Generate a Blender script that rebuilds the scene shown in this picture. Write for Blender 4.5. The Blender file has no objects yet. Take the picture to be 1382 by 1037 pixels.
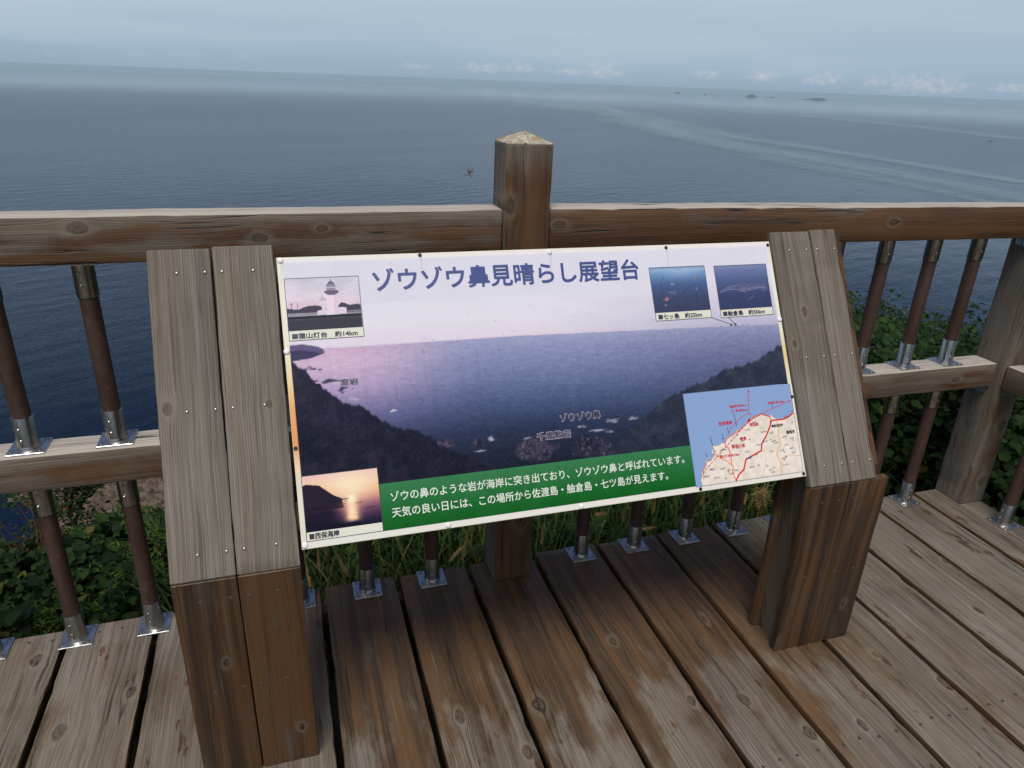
import bpy, math, random
import numpy as np
from mathutils import Vector, Matrix

random.seed(7)
RNG = np.random.default_rng(7)
SC = bpy.context.scene
COL = SC.collection
rad = math.radians

# ------------------------------------------------------------------ camera
cam = bpy.data.cameras.new('camera')
cam.sensor_width = 36.0
cam.sensor_fit = 'HORIZONTAL'
cam.lens = 25.144
cam.clip_start = 0.05
cam.clip_end = 120000
cam_ob = bpy.data.objects.new('camera', cam)
COL.objects.link(cam_ob)
RR = ((0.95430, -0.29682, 0.03482), (0.08536, 0.38237, 0.92006), (0.28641, 0.87504, -0.39023))
M3 = Matrix((RR[0], RR[1], (-RR[2][0], -RR[2][1], -RR[2][2]))).transposed()
cam_ob.matrix_world = Matrix.Translation((0, 0, 1.5)) @ M3.to_4x4()
SC.camera = cam_ob

# ------------------------------------------------------------------ node helper
class G:
    """small helper that writes shader nodes"""
    def __init__(s, tree):
        s.t = tree
        tree.nodes.clear()
    def n(s, typ, props=None, **ins):
        nd = s.t.nodes.new(typ)
        for k, v in (props or {}).items():
            setattr(nd, k, v)
        for k, v in ins.items():
            s.put(nd.inputs[int(k[1:]) if k[0] == '_' else k.replace('__', ' ')], v)
        return nd
    def put(s, sock, v):
        if isinstance(v, bpy.types.NodeSocket):
            s.t.links.new(v, sock)
        else:
            if isinstance(v, (tuple, list)) and len(v) == 3 and sock.type == 'RGBA':
                v = (*v, 1)
            sock.default_value = v
    def m(s, op, a, b=0.0, c=0.0):
        return s.n('ShaderNodeMath', {'operation': op}, _0=a, _1=b, _2=c).outputs[0]
    def v(s, op, a, b=(0, 0, 0)):
        nd = s.n('ShaderNodeVectorMath', {'operation': op}, _0=a, _1=b)
        return nd.outputs['Value'] if op in ('LENGTH', 'DOT_PRODUCT', 'DISTANCE') else nd.outputs[0]
    def ss(s, x, lo, hi, a=0.0, b=1.0):
        return s.n('ShaderNodeMapRange', {'interpolation_type': 'SMOOTHSTEP'}, Value=x, From__Min=lo, From__Max=hi, To__Min=a, To__Max=b).outputs[0]
    def lin(s, x, lo, hi, a=0.0, b=1.0):
        return s.n('ShaderNodeMapRange', {}, Value=x, From__Min=lo, From__Max=hi, To__Min=a, To__Max=b).outputs[0]
    def noise(s, vec, scale=1.0, detail=2.0, rough=0.5):
        return s.n('ShaderNodeTexNoise', {}, Vector=vec, Scale=scale, Detail=detail, Roughness=rough).outputs[0]
    def mix(s, f, a, b, blend='MIX'):
        nd = s.n('ShaderNodeMix', {'data_type': 'RGBA', 'blend_type': blend})
        s.put(nd.inputs['Factor'], f)
        s.put(nd.inputs[6], a)
        s.put(nd.inputs[7], b)
        return nd.outputs[2]
    def attr(s, name):
        return s.n('ShaderNodeAttribute', {'attribute_name': name})
    def sep(s, v):
        return s.n('ShaderNodeSeparateXYZ', {}, _0=v).outputs
    def comb(s, x, y, z):
        return s.n('ShaderNodeCombineXYZ', {}, _0=x, _1=y, _2=z).outputs[0]
    def bump(s, h, strength=0.5, dist=0.01, normal=None):
        nd = s.n('ShaderNodeBump', {}, Strength=strength, Distance=dist, Height=h)
        if normal is not None:
            s.put(nd.inputs['Normal'], normal)
        return nd.outputs[0]
    def out(s, shader):
        o = s.n('ShaderNodeOutputMaterial')
        s.t.links.new(shader, o.inputs['Surface'])

# ------------------------------------------------------------------ sky, sun, exposure
SUN_EL, SUN_AZ = 64.0, 205.0      # azimuth from +Y, clockwise: behind the photographer, a little to the left
world = bpy.data.worlds.new('World')
SC.world = world
world.use_nodes = True
g = G(world.node_tree)
sky = g.n('ShaderNodeTexSky', {'sky_type': 'NISHITA', 'sun_disc': False, 'sun_elevation': rad(SUN_EL), 'sun_rotation': rad(SUN_AZ),
                               'altitude': 100.0, 'air_density': 1.0, 'dust_density': 2.5, 'ozone_density': 2.0}).outputs[0]
dirv = g.n('ShaderNodeTexCoord').outputs['Generated']
dx, dy, dz = g.sep(dirv)
az = g.m('ARCTAN2', dx, dy)
el = g.m('ARCSINE', dz)
# hazy veil that whitens the sky towards the horizon, bluer overhead, and a broad bright lobe added round the hidden sun to light the board
veil_n = g.noise(g.v('MULTIPLY', dirv, (1.2, 1.2, 11.0)), 1.6, 4.0, 0.5)
veil = g.m('MULTIPLY', g.ss(veil_n, 0.3, 0.7, 0.93, 1.0), g.ss(dz, 0.11, 0.22, 0.98, 0.04))
veil_col = g.mix(g.ss(dz, 0.0, 0.11), (4.05, 5.5, 7.05), (5.2, 6.6, 7.75))
veil_col = g.mix(g.ss(veil_n, 0.40, 0.75, 0.0, 0.30), veil_col, (6.3, 7.0, 7.5))
veil_col = g.mix(g.ss(dz, -0.006, 0.030), (3.6, 4.9, 6.35), veil_col)
col = g.mix(veil, g.v('MULTIPLY', sky, (0.30, 0.43, 0.66)), veil_col)
sun_v = (math.sin(rad(SUN_AZ)) * math.cos(rad(SUN_EL)), math.cos(rad(SUN_AZ)) * math.cos(rad(SUN_EL)), math.sin(rad(SUN_EL)))
lobe = g.m('MULTIPLY', g.ss(g.v('DOT_PRODUCT', dirv, sun_v), 0.50, 0.98), g.ss(veil_n, 0.25, 0.7, 0.55, 1.0))
col = g.mix(lobe, col, (14.0, 13.2, 12.0))
# far row of small cumulus just above the horizon
PUFFS = [(0.7879, 0.014, 0.0466, 0.0145), (0.7706, 0.0135, 0.0228, 0.0124), (0.818, 0.0119, 0.0259, 0.0073), (0.6838, 0.0139, 0.0269, 0.0093), (0.7382, 0.0124, 0.0187, 0.0073), (0.6133, 0.0158, 0.0228, 0.0083), (0.5471, 0.0153, 0.0166, 0.0073), (0.4154, 0.0162, 0.0332, 0.0135), (0.3761, 0.0123, 0.0311, 0.0062), (0.2669, 0.0137, 0.0363, 0.0083), (0.3096, 0.0152, 0.0228, 0.0083), (0.1776, 0.0122, 0.0228, 0.0062), (-0.023, 0.0137, 0.0207, 0.0052), (-0.089, 0.0125, 0.0249, 0.0052), (-0.14, 0.0111, 0.0187, 0.0041), (-0.2265, 0.0095, 0.0104, 0.0052), (0.8713, 0.0107, 0.0207, 0.0062)]
cn = g.noise(g.comb(g.m('MULTIPLY', az, 120.0), g.m('MULTIPLY', el, 190.0), 1.7), 1.0, 5.0, 0.62)
body = None
for pa, pe, pw, ph_ in PUFFS:
    u = g.m('DIVIDE', g.m('SUBTRACT', az, pa), pw * 1.15)
    # flat undersides, billowed tops
    v_ = g.m('DIVIDE', g.m('SUBTRACT', el, pe + 0.0035 - ph_ * 0.5), ph_ * 1.25)
    v2 = g.m('MULTIPLY', v_, g.m('ADD', 1.0, g.m('MULTIPLY', g.m('LESS_THAN', v_, 0.0), 0.9)))
    e_ = g.m('POWER', 2.718, g.m('MULTIPLY', g.m('ADD', g.m('MULTIPLY', u, u), g.m('MULTIPLY', v2, v2)), -1.0))
    body = e_ if body is None else g.m('MAXIMUM', body, e_)
cum = g.ss(g.m('ADD', body, g.m('MULTIPLY', g.m('SUBTRACT', cn, 0.5), 2.0)), 0.30, 1.5, 0.0, 0.56)
cum = g.m('MULTIPLY', g.m('MULTIPLY', cum, g.ss(az, -0.15, 0.45, 0.25, 0.85)), g.ss(body, 0.03, 0.5))
col = g.mix(cum, col, (7.7, 7.3, 7.4))
bg = g.n('ShaderNodeBackground', {}, Color=col, Strength=0.1)
wo = g.n('ShaderNodeOutputWorld')
g.t.links.new(bg.outputs[0], wo.inputs[0])

sun = bpy.data.lights.new('sun', 'SUN')
sun.energy = 3.0
sun.angle = rad(22)
sun.color = (1.0, 0.945, 0.85)
sun_ob = bpy.data.objects.new('sun', sun)
COL.objects.link(sun_ob)
sd = Vector((math.sin(rad(SUN_AZ)) * math.cos(rad(SUN_EL)), math.cos(rad(SUN_AZ)) * math.cos(rad(SUN_EL)), math.sin(rad(SUN_EL))))
sun_ob.rotation_euler = sd.to_track_quat('Z', 'Y').to_euler()
sun_ob.location = sd * 30

vs = SC.view_settings
SC.display_settings.display_device = 'sRGB'
vs.view_transform = 'Standard'
vs.look = 'None'
vs.exposure = -0.18
vs.gamma = 1.0
vs.use_curve_mapping = False
SC.cycles.max_bounces = 6
SC.cycles.volume_bounces = 0
SC.cycles.caustics_reflective = False
SC.cycles.caustics_refractive = False

# ------------------------------------------------------------------ object helpers
def link(name, me, mat=None, parent=None, loc=None):
    o = bpy.data.objects.new(name, me)
    COL.objects.link(o)
    if mat is not None and me is not None and not me.materials:
        me.materials.append(mat)
    if parent is not None:
        o.parent = parent
        if loc is None:
            o.location = -Vector(parent_world(parent))
    if loc is not None:
        o.location = loc
    return o

def parent_world(p):
    v = Vector(p.location)
    while p.parent is not None:
        p = p.parent
        v += Vector(p.location)
    return v

def thing(name, label, cat, loc=(0, 0, 0), group=None):
    o = bpy.data.objects.new(name, None)
    o.empty_display_size = 0.1
    COL.objects.link(o)
    o.location = loc
    o['label'] = label
    o['category'] = cat
    if group:
        o['group'] = group
    return o

def mesh(name, verts, faces, smooth=False):
    me = bpy.data.meshes.new(name)
    me.from_pydata([tuple(v) for v in verts], [], [tuple(f) for f in faces])
    me.update()
    if smooth:
        me.polygons.foreach_set('use_smooth', [True] * len(me.polygons))
    return me

def np_mesh(name, V, F, smooth=False):
    """V (n,3), F (m,k) all of one polygon size"""
    me = bpy.data.meshes.new(name)
    V = np.asarray(V, np.float32)
    F = np.asarray(F, np.int32)
    me.vertices.add(len(V))
    me.vertices.foreach_set('co', V.ravel())
    me.loops.add(F.size)
    me.loops.foreach_set('vertex_index', F.ravel())
    me.polygons.add(len(F))
    me.polygons.foreach_set('loop_start', np.arange(0, F.size, F.shape[1], dtype=np.int32))
    me.polygons.foreach_set('use_smooth', np.full(len(F), smooth))
    me.update(calc_edges=True)
    return me

class MB:
    """collects simple shapes into one mesh"""
    def __init__(s):
        s.v, s.f = [], []
    def add(s, vs_, fs_):
        b = len(s.v)
        s.v += [tuple(v) for v in vs_]
        s.f += [tuple(i + b for i in f) for f in fs_]
    def lathe(s, prof, n=24, c=(0, 0, 0), ax=None, cap=True):
        """prof: list of (radius, height) turned about Z, moved to c, optionally aligned to ax"""
        q = Vector((0, 0, 1)).rotation_difference(Vector(ax)) if ax is not None else None
        vs_ = []
        for r, h in prof:
            for i in range(n):
                a = 2 * math.pi * i / n
                p = Vector((r * math.cos(a), r * math.sin(a), h))
                if q:
                    p = q @ p
                vs_.append(p + Vector(c))
        fs_ = [(j * n + i, j * n + (i + 1) % n, (j + 1) * n + (i + 1) % n, (j + 1) * n + i) for j in range(len(prof) - 1) for i in range(n)]
        if cap:
            fs_.append(tuple(range(n))[::-1])
            fs_.append(tuple((len(prof) - 1) * n + i for i in range(n)))
        s.add(vs_, fs_)
    def tube(s, pts, radii, n=8):
        pts = [Vector(p) for p in pts]
        if not isinstance(radii, (list, tuple)):
            radii = [radii] * len(pts)
        vs_ = []
        for k, p in enumerate(pts):
            t = (pts[min(k + 1, len(pts) - 1)] - pts[max(k - 1, 0)]).normalized()
            a = t.orthogonal().normalized()
            b = t.cross(a)
            for i in range(n):
                an = 2 * math.pi * i / n
                vs_.append(p + (a * math.cos(an) + b * math.sin(an)) * radii[k])
        fs_ = [(j * n + i, j * n + (i + 1) % n, (j + 1) * n + (i + 1) % n, (j + 1) * n + i) for j in range(len(pts) - 1) for i in range(n)]
        fs_ += [tuple(range(n))[::-1], tuple((len(pts) - 1) * n + i for i in range(n))]
        s.add(vs_, fs_)
    def box(s, lo, hi, ch=0.0):
        """box with its upright and top edges chamfered by ch"""
        x0, y0, z0 = lo
        x1, y1, z1 = hi
        if ch <= 0:
            s.add([(x, y, z) for z in (z0, z1) for x, y in ((x0, y0), (x1, y0), (x1, y1), (x0, y1))],
                  [(3, 2, 1, 0), (4, 5, 6, 7), (0, 1, 5, 4), (1, 2, 6, 5), (2, 3, 7, 6), (3, 0, 4, 7)])
            return
        def ring(i, z):
            a, b, c, d, e = x0 + i, x1 - i, y0 + i, y1 - i, ch
            return [(a + e, c, z), (b - e, c, z), (b, c + e, z), (b, d - e, z), (b - e, d, z), (a + e, d, z), (a, d - e, z), (a, c + e, z)]
        vs_ = ring(0, z0) + ring(0, z1 - ch) + ring(ch, z1)
        fs_ = [(j * 8 + i, j * 8 + (i + 1) % 8, (j + 1) * 8 + (i + 1) % 8, (j + 1) * 8 + i) for j in range(2) for i in range(8)]
        fs_ += [tuple(range(8))[::-1], tuple(range(16, 24))]
        s.add(vs_, fs_)
    def mesh(s, name, smooth=False):
        return mesh(name, s.v, s.f, smooth)
    def build(s, name, mat, parent=None, smooth=False):
        return link(name, s.mesh(name, smooth), mat, parent)

def smooth_by_angle(me, deg=40):
    me.polygons.foreach_set('use_smooth', [True] * len(me.polygons))
    me.set_sharp_from_angle(angle=rad(deg))

def new_mat(name):
    m = bpy.data.materials.new(name)
    m.use_nodes = True
    return m, G(m.node_tree)

def plain(name, col, rough=0.5, metal=0.0, spec=0.5, var=0.0, vscale=40.0):
    m, g = new_mat(name)
    c = col
    if var:
        n = g.noise(g.n('ShaderNodeTexCoord').outputs['Object'], vscale, 4.0, 0.6)
        c = g.mix(g.ss(n, 0.3, 0.7), tuple(x * (1 - var) for x in col), tuple(min(1, x * (1 + var)) for x in col))
    p = g.n('ShaderNodeBsdfPrincipled', {}, Base__Color=c, Roughness=rough, Metallic=metal)
    p.inputs['Specular IOR Level'].default_value = spec
    g.out(p.outputs[0])
    return m

# ------------------------------------------------------------------ weathered wood
def wood(name, grey_lo, grey_hi, st_lo, st_hi, rough=0.78, up_grey=0.0, deck=False, check=1.0, spec=0.35, ringw=0.09, upright=False):
    m, g = new_mat(name)
    geo = g.n('ShaderNodeNewGeometry')
    nz = g.sep(geo.outputs['Normal'])[2]
    gc = g.attr('gc').outputs['Vector']
    sd_ = g.attr('sd').outputs['Vector']
    ga, gl, gw = g.sep(gc)
    a0 = g.m('ADD', ga, g.m('MULTIPLY', gw, 0.63))
    psi = a0
    kin, khalo, kr = None, None, None
    for k in ('ka', 'kb', 'kc'):
        kx, ky, kz = g.sep(g.attr(k).outputs['Vector'])
        ddx = g.m('SUBTRACT', ga, kx)
        ddy = g.m('MULTIPLY', g.m('SUBTRACT', gl, ky), 0.62)
        wob = g.noise(g.v('ADD', g.v('MULTIPLY', gc, (38, 26, 38)), sd_), 1.0, 2.0)
        r = g.m('DIVIDE', g.m('POWER', g.m('ADD', g.m('MULTIPLY', ddx, ddx), g.m('MULTIPLY', ddy, ddy)), 0.5), kz)
        r = g.m('MULTIPLY', r, g.m('ADD', 0.45, g.m('MULTIPLY', wob, 1.1)))
        r2 = g.m('MULTIPLY', r, r)
        psi = g.m('SUBTRACT', psi, g.m('DIVIDE', g.m('MULTIPLY', ddx, 1.5), g.m('ADD', r2, 0.9)))
        ins = g.ss(r, 1.05, 0.8)
        halo = g.ss(r, 2.6, 0.9)
        kin = ins if kin is None else g.m('MAXIMUM', kin, ins)
        khalo = halo if khalo is None else g.m('MAXIMUM', khalo, halo)
        kr = r if kr is None else g.m('MINIMUM', kr, r)
    warp = g.noise(g.v('ADD', g.comb(g.m('MULTIPLY', ga, 5.0), g.m('MULTIPLY', gl, 1.6), g.m('MULTIPLY', gw, 5.0)), sd_), 1.0, 2.0)
    psi = g.m('ADD', psi, g.m('MULTIPLY', g.m('SUBTRACT', warp, 0.5), 0.036))
    def gn(fa, fl, det=2.0, off=0.0, rough_=0.55):
        return g.noise(g.v('ADD', g.comb(g.m('MULTIPLY', psi, fa), g.m('MULTIPLY', gl, fl), off), sd_), 1.0, det, rough_)
    fine = gn(620.0, 6.0, 3.0, 1.3)
    mid = gn(230.0, 2.0, 2.0, 4.2)
    broad = gn(34.0, 0.9, 2.0, 7.7)
    blot = g.noise(g.v('ADD', g.v('MULTIPLY', gc, (14, 6, 14)), sd_), 1.0, 4.0, 0.6)
    ringn = gn(8.0, 0.7, 1.0, 2.2)
    ring = g.m('SINE', g.m('ADD', g.m('MULTIPLY', psi, 1250.0), g.m('MULTIPLY', ringn, 22.0)))
    gv = g.m('ADD', g.m('MULTIPLY', g.ss(fine, 0.36, 0.66), 0.36), g.m('ADD', g.m('MULTIPLY', g.ss(mid, 0.36, 0.64), 0.30), g.m('ADD', g.m('MULTIPLY', g.ss(broad, 0.3, 0.72), 0.22), g.m('MULTIPLY', g.ss(ring, -0.6, 1.0), 0.16))))
    grey = g.mix(gv, grey_lo, grey_hi)
    grey = g.mix(g.ss(blot, 0.42, 0.66, 0.0, 0.45), grey, g.mix(0.5, grey, (0.115, 0.085, 0.06)))
    tone = g.m('FRACT', g.m('MULTIPLY', g.sep(sd_)[0], 0.731))
    pale = g.noise(g.v('ADD', g.v('MULTIPLY', gc, (3.0, 1.7, 3.0)), sd_), 1.0, 3.0, 0.55)
    lift = g.m('ADD', g.m('MULTIPLY', tone, 0.5), g.ss(pale, 0.36, 0.68))
    grey = g.mix(g.ss(lift, 0.2, 1.4, 0.0, 0.36), grey, g.mix(gv, (0.105, 0.092, 0.074), (0.31, 0.274, 0.224)))
    grey = g.mix(g.ss(lift, 0.7, 0.0, 0.0, 0.5), grey, g.mix(gv, (0.040, 0.030, 0.023), (0.150, 0.118, 0.092)))
    # pinkish-brown streaks where the silvering is thin
    warmn = g.noise(g.v('ADD', g.comb(g.m('MULTIPLY', psi, 16.0), g.m('MULTIPLY', gl, 1.1), 31.0), sd_), 1.0, 4.0, 0.6)
    grey = g.mix(g.ss(warmn, 0.48, 0.68, 0.0, 0.45), grey, g.mix(gv, (0.062, 0.043, 0.028), (0.190, 0.143, 0.100)))
    grey = g.mix(g.ss(warmn, 0.44, 0.30, 0.0, 0.45), grey, g.mix(gv, (0.075, 0.072, 0.068), (0.245, 0.232, 0.215)))
    grey = g.mix(g.m('MULTIPLY', g.ss(ring, 0.35, 0.95), ringw), grey, (0.035, 0.028, 0.023))
    if up_grey:      # bleached rail tops, coloured paler still for grazing sky sheen
        grey = g.mix(g.ss(nz, 0.5, 0.9, 0.0, 0.75), grey, g.mix(gv, (0.36, 0.325, 0.29), (0.56, 0.52, 0.475)))
    stn = g.mix(g.m('MULTIPLY', gv, 1.0), st_lo, st_hi)
    stn = g.mix(g.ss(broad, 0.40, 0.60, 0.0, 0.75), stn, g.mix(0.7, stn, (0.135, 0.064, 0.0220)))
    bias = g.attr('st').outputs['Fac']
    sn = g.noise(g.v('ADD', g.v('MULTIPLY', gc, (9, 3.2, 9)), g.v('MULTIPLY', sd_, (1.7, 1.7, 1.7))), 1.0, 6.0, 0.62)
    b = bias
    if up_grey:
        b = g.m('SUBTRACT', b, g.ss(nz, 0.3, 0.8, 0.0, up_grey))
        # the bare upper band of a face loses its stain first
        b = g.m('SUBTRACT', b, g.ss(ga, 0.012, 0.05, 0.0, 0.16))
    if upright:      # windward faces and the tops of the posts are bare
        nx_ = g.sep(geo.outputs['Normal'])[0]
        b = g.m('SUBTRACT', b, g.ss(nx_, -0.5, -0.9, 0.0, 0.40))
        b = g.m('SUBTRACT', b, g.ss(g.m('ADD', gl, g.m('MULTIPLY', g.m('SUBTRACT', sn, 0.5), 0.5)), 1.20, 1.36, 0.0, 0.22))
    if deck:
        b = g.m('ADD', b, g.ss(nz, 0.75, 0.4, 0.0, 0.7))      # the sawn sides keep their stain, deepened to colour shade into the gaps
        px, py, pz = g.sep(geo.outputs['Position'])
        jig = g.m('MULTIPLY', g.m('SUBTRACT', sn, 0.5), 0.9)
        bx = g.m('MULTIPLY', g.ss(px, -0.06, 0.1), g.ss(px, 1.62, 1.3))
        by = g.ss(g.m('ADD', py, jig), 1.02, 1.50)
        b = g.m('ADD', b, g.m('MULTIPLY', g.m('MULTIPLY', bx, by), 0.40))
        # foot traffic kept clear around the left leg's foot: a stain ring
    streak = gn(46.0, 1.3, 3.0, 21.0)
    sm = g.ss(g.m('ADD', g.m('ADD', sn, g.m('ADD', g.m('MULTIPLY', g.m('SUBTRACT', fine, 0.5), 0.30), g.m('MULTIPLY', g.m('SUBTRACT', streak, 0.5), 0.35))), b), 0.50 if deck else 0.56, 0.84 if deck else 0.72)
    # dry scuffs through the stain
    scuff = gn(160.0, 3.0, 3.0, 9.1, 0.7)
    if deck:
        pn = g.noise(g.v('ADD', g.v('MULTIPLY', gc, (17, 7, 17)), g.v('MULTIPLY', sd_, (3.1, 3.1, 3.1))), 1.0, 5.0, 0.62)
        sm = g.m('MAXIMUM', sm, g.ss(g.m('ADD', pn, g.m('MULTIPLY', g.m('SUBTRACT', streak, 0.5), 0.25)), 0.625, 0.665))
    sm = g.m('MULTIPLY', sm, g.ss(scuff, 0.70, 0.61, 0.25, 1.0))
    col = g.mix(g.m('MULTIPLY', sm, 0.88), grey, stn)
    # knots
    krn = g.m('SINE', g.m('ADD', g.m('MULTIPLY', kr, 6.0), g.m('MULTIPLY', blot, 22.0)))
    kcol = g.mix(g.ss(krn, -1.2, 1.4), (0.052, 0.037, 0.026), (0.085, 0.064, 0.047))
    col = g.mix(g.m('MULTIPLY', g.m('SUBTRACT', khalo, kin), 0.30), col, (0.23, 0.190, 0.145))
    col = g.mix(g.m('MULTIPLY', kin, 0.66), col, kcol)
    kcr = g.m('MULTIPLY', kin, g.ss(g.noise(g.v('ADD', g.v('MULTIPLY', gc, (120, 60, 120)), sd_), 1.0, 2.0), 0.40, 0.33))
    col = g.mix(g.m('MULTIPLY', kcr, 0.85), col, (0.016, 0.011, 0.008))
    edge_ = g.m('MULTIPLY', g.ss(kr, 0.82, 0.98), g.ss(kr, 1.16, 1.0))
    col = g.mix(g.m('MULTIPLY', edge_, g.ss(blot, 0.4, 0.6, 0.1, 0.75)), col, (0.022, 0.016, 0.012))
    # drying checks: thin dark splits along the grain
    cnz = gn(34.0, 0.55, 2.0, 12.5)
    split = g.m('MULTIPLY', g.ss(g.m('ABSOLUTE', g.m('SUBTRACT', cnz, 0.5)), 0.011, 0.003),
                g.ss(g.noise(g.v('ADD', g.v('MULTIPLY', gc, (16, 3.0, 16)), g.v('MULTIPLY', sd_, (2.3, 2.3, 2.3))), 1.0, 1.0), 0.47, 0.58))
    split = g.m('MULTIPLY', split, check)
    hair = g.m('MULTIPLY', g.ss(gn(240.0, 2.6, 2.0, 15.5), 0.38, 0.29), g.ss(blot, 0.40, 0.58))
    col = g.mix(g.m('MULTIPLY', hair, g.m('SUBTRACT', 0.60, g.m('MULTIPLY', sm, 0.45))), col, (0.03, 0.024, 0.02))
    col = g.mix(g.m('MULTIPLY', split, 0.92), col, (0.012, 0.009, 0.007))
    h = g.m('ADD', g.m('ADD', g.m('MULTIPLY', fine, 0.35), g.m('MULTIPLY', mid, 0.6)), g.m('MULTIPLY', ring, 0.08))
    h = g.m('SUBTRACT', h, g.m('ADD', g.m('MULTIPLY', split, 1.6), g.m('MULTIPLY', hair, 0.7)))
    h = g.m('MULTIPLY', h, g.m('SUBTRACT', 1.0, g.m('MULTIPLY', sm, 0.35)))
    nrm = g.bump(h, 0.6, 0.0016)
    rgh = g.m('SUBTRACT', g.m('ADD', rough, g.m('MULTIPLY', g.m('SUBTRACT', fine, 0.5), 0.3)), g.m('MULTIPLY', sm, 0.16))
    p = g.n('ShaderNodeBsdfPrincipled', {}, Base__Color=col, Roughness=rgh, Normal=nrm)
    p.inputs['Specular IOR Level'].default_value = spec
    g.out(p.outputs[0])
    return m

GREY_LO, GREY_HI = (0.055, 0.045, 0.036), (0.230, 0.198, 0.164)
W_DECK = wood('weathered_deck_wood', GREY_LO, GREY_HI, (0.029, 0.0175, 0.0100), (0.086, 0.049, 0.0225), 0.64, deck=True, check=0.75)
W_RAIL = wood('weathered_rail_wood', (0.066, 0.049, 0.036), (0.200, 0.158, 0.122), (0.038, 0.0170, 0.0070), (0.150, 0.064, 0.0195), 0.66, up_grey=0.6, spec=0.5)
W_POST = wood('weathered_post_wood', (0.074, 0.061, 0.050), (0.205, 0.174, 0.146), (0.034, 0.0160, 0.0074), (0.118, 0.052, 0.0180), 0.72, upright=True)
W_GREY = wood('silvered_board_wood', (0.082, 0.072, 0.062), (0.250, 0.224, 0.194), (0.06, 0.03, 0.014), (0.15, 0.07, 0.03), 0.75, check=0.5, ringw=0.42)
W_DARK = wood('brown_stained_wood', (0.038, 0.029, 0.024), (0.098, 0.078, 0.065), (0.016, 0.0095, 0.0060), (0.056, 0.028, 0.0125), 0.62, check=0.6)

SEEDN = [0]
def board(name, p0, p1, V, sv, W, sw, mat, parent=None, stain=0.0, knots=(), rad_=0.004, seg=0.09, jit=0.0006, chip=0.0022, seed=None):
    """a timber from p0 to p1, sv wide along V and sw thick along W, edges rounded by rad_"""
    p0, p1, V, W = Vector(p0), Vector(p1), Vector(V).normalized(), Vector(W).normalized()
    L = (p1 - p0).length
    A = (p1 - p0) / L
    SEEDN[0] += 1
    rs = random.Random(SEEDN[0] * 13 + 5 if seed is None else seed)
    hv, hw, r = sv / 2, sw / 2, rad_
    ph0, ph1 = rs.uniform(0, 6), rs.uniform(0, 6)
    prof = []
    for cv, cw_, a0 in ((hv - r, -hw + r, -90), (hv - r, hw - r, 0), (-hv + r, hw - r, 90), (-hv + r, -hw + r, 180)):
        for k in range(3):
            a = rad(a0 + 45 * k)
            prof.append((cv + r * math.cos(a), cw_ + r * math.sin(a)))
    n = len(prof)
    ns = max(2, int(L / seg))
    st = [(0.0, r * 0.8)] + [(max(r, L * k / ns) if k < ns else L - r, 0.0) for k in range(ns + 1)] + [(L, r * 0.8)]
    st[1] = (r, 0.0)
    vs_, gcs = [], []
    for a, inset in st:
        jv, jw = rs.uniform(-jit, jit), rs.uniform(-jit, jit)
        sx, sy = (hv - inset) / hv, (hw - inset) / hw
        wan = jit * 1.3 * math.sin(a * 7.0 + ph0) + jit * 0.8 * math.sin(a * 23.0 + ph1)
        nick = [rs.uniform(0.3, 1.0) * chip if rs.random() < 0.10 else 0.0 for _c in range(4)]
        for pi_, (v_, w_) in enumerate(prof):
            k_ = nick[pi_ // 3]
            v2, w2 = v_ * sx + jv + wan + rs.uniform(-jit, jit) * 0.3, w_ * sy + jw * 0.5
            v2 -= math.copysign(k_ * (1.0 if pi_ % 3 == 1 else 0.6), v_)
            w2 -= math.copysign(k_ * (0.8 if pi_ % 3 == 1 else 0.4), w_)
            vs_.append(p0 + A * a + V * v2 + W * w2)
            gcs.append((v2, a, w2))
    fs_ = [(j * n + i, j * n + (i + 1) % n, (j + 1) * n + (i + 1) % n, (j + 1) * n + i) for j in range(len(st) - 1) for i in range(n)]
    fs_ += [tuple(range(n))[::-1], tuple((len(st) - 1) * n + i for i in range(n))]
    if (V.cross(W)).dot(A) < 0:
        fs_ = [f[::-1] for f in fs_]
    me = mesh(name, vs_, fs_)
    put_attrs(me, gcs, rs, stain, knots)
    smooth_by_angle(me, 35)
    return link(name, me, mat, parent)

def put_attrs(me, gcs, rs, stain, knots):
    nv = len(me.vertices)
    def va(nm, data):
        at = me.attributes.new(nm, 'FLOAT_VECTOR', 'POINT')
        at.data.foreach_set('vector', np.asarray(data, np.float32).ravel())
    va('gc', gcs)
    va('sd', [(rs.uniform(-60, 60), rs.uniform(-60, 60), rs.uniform(-60, 60))] * nv)
    kk = list(knots)[:3] + [(9.0, 90.0, 0.01)] * 3
    for nm, k in zip(('ka', 'kb', 'kc'), kk):
        va(nm, [k] * nv)
    at = me.attributes.new('st', 'FLOAT', 'POINT')
    at.data.foreach_set('value', np.full(nv, stain, np.float32))

# ------------------------------------------------------------------ the sea
H_SEA, R_E = -113.0, 6.37e6
def sea_z(x, y):
    return H_SEA - (x * x + y * y) / (2 * R_E)

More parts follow.
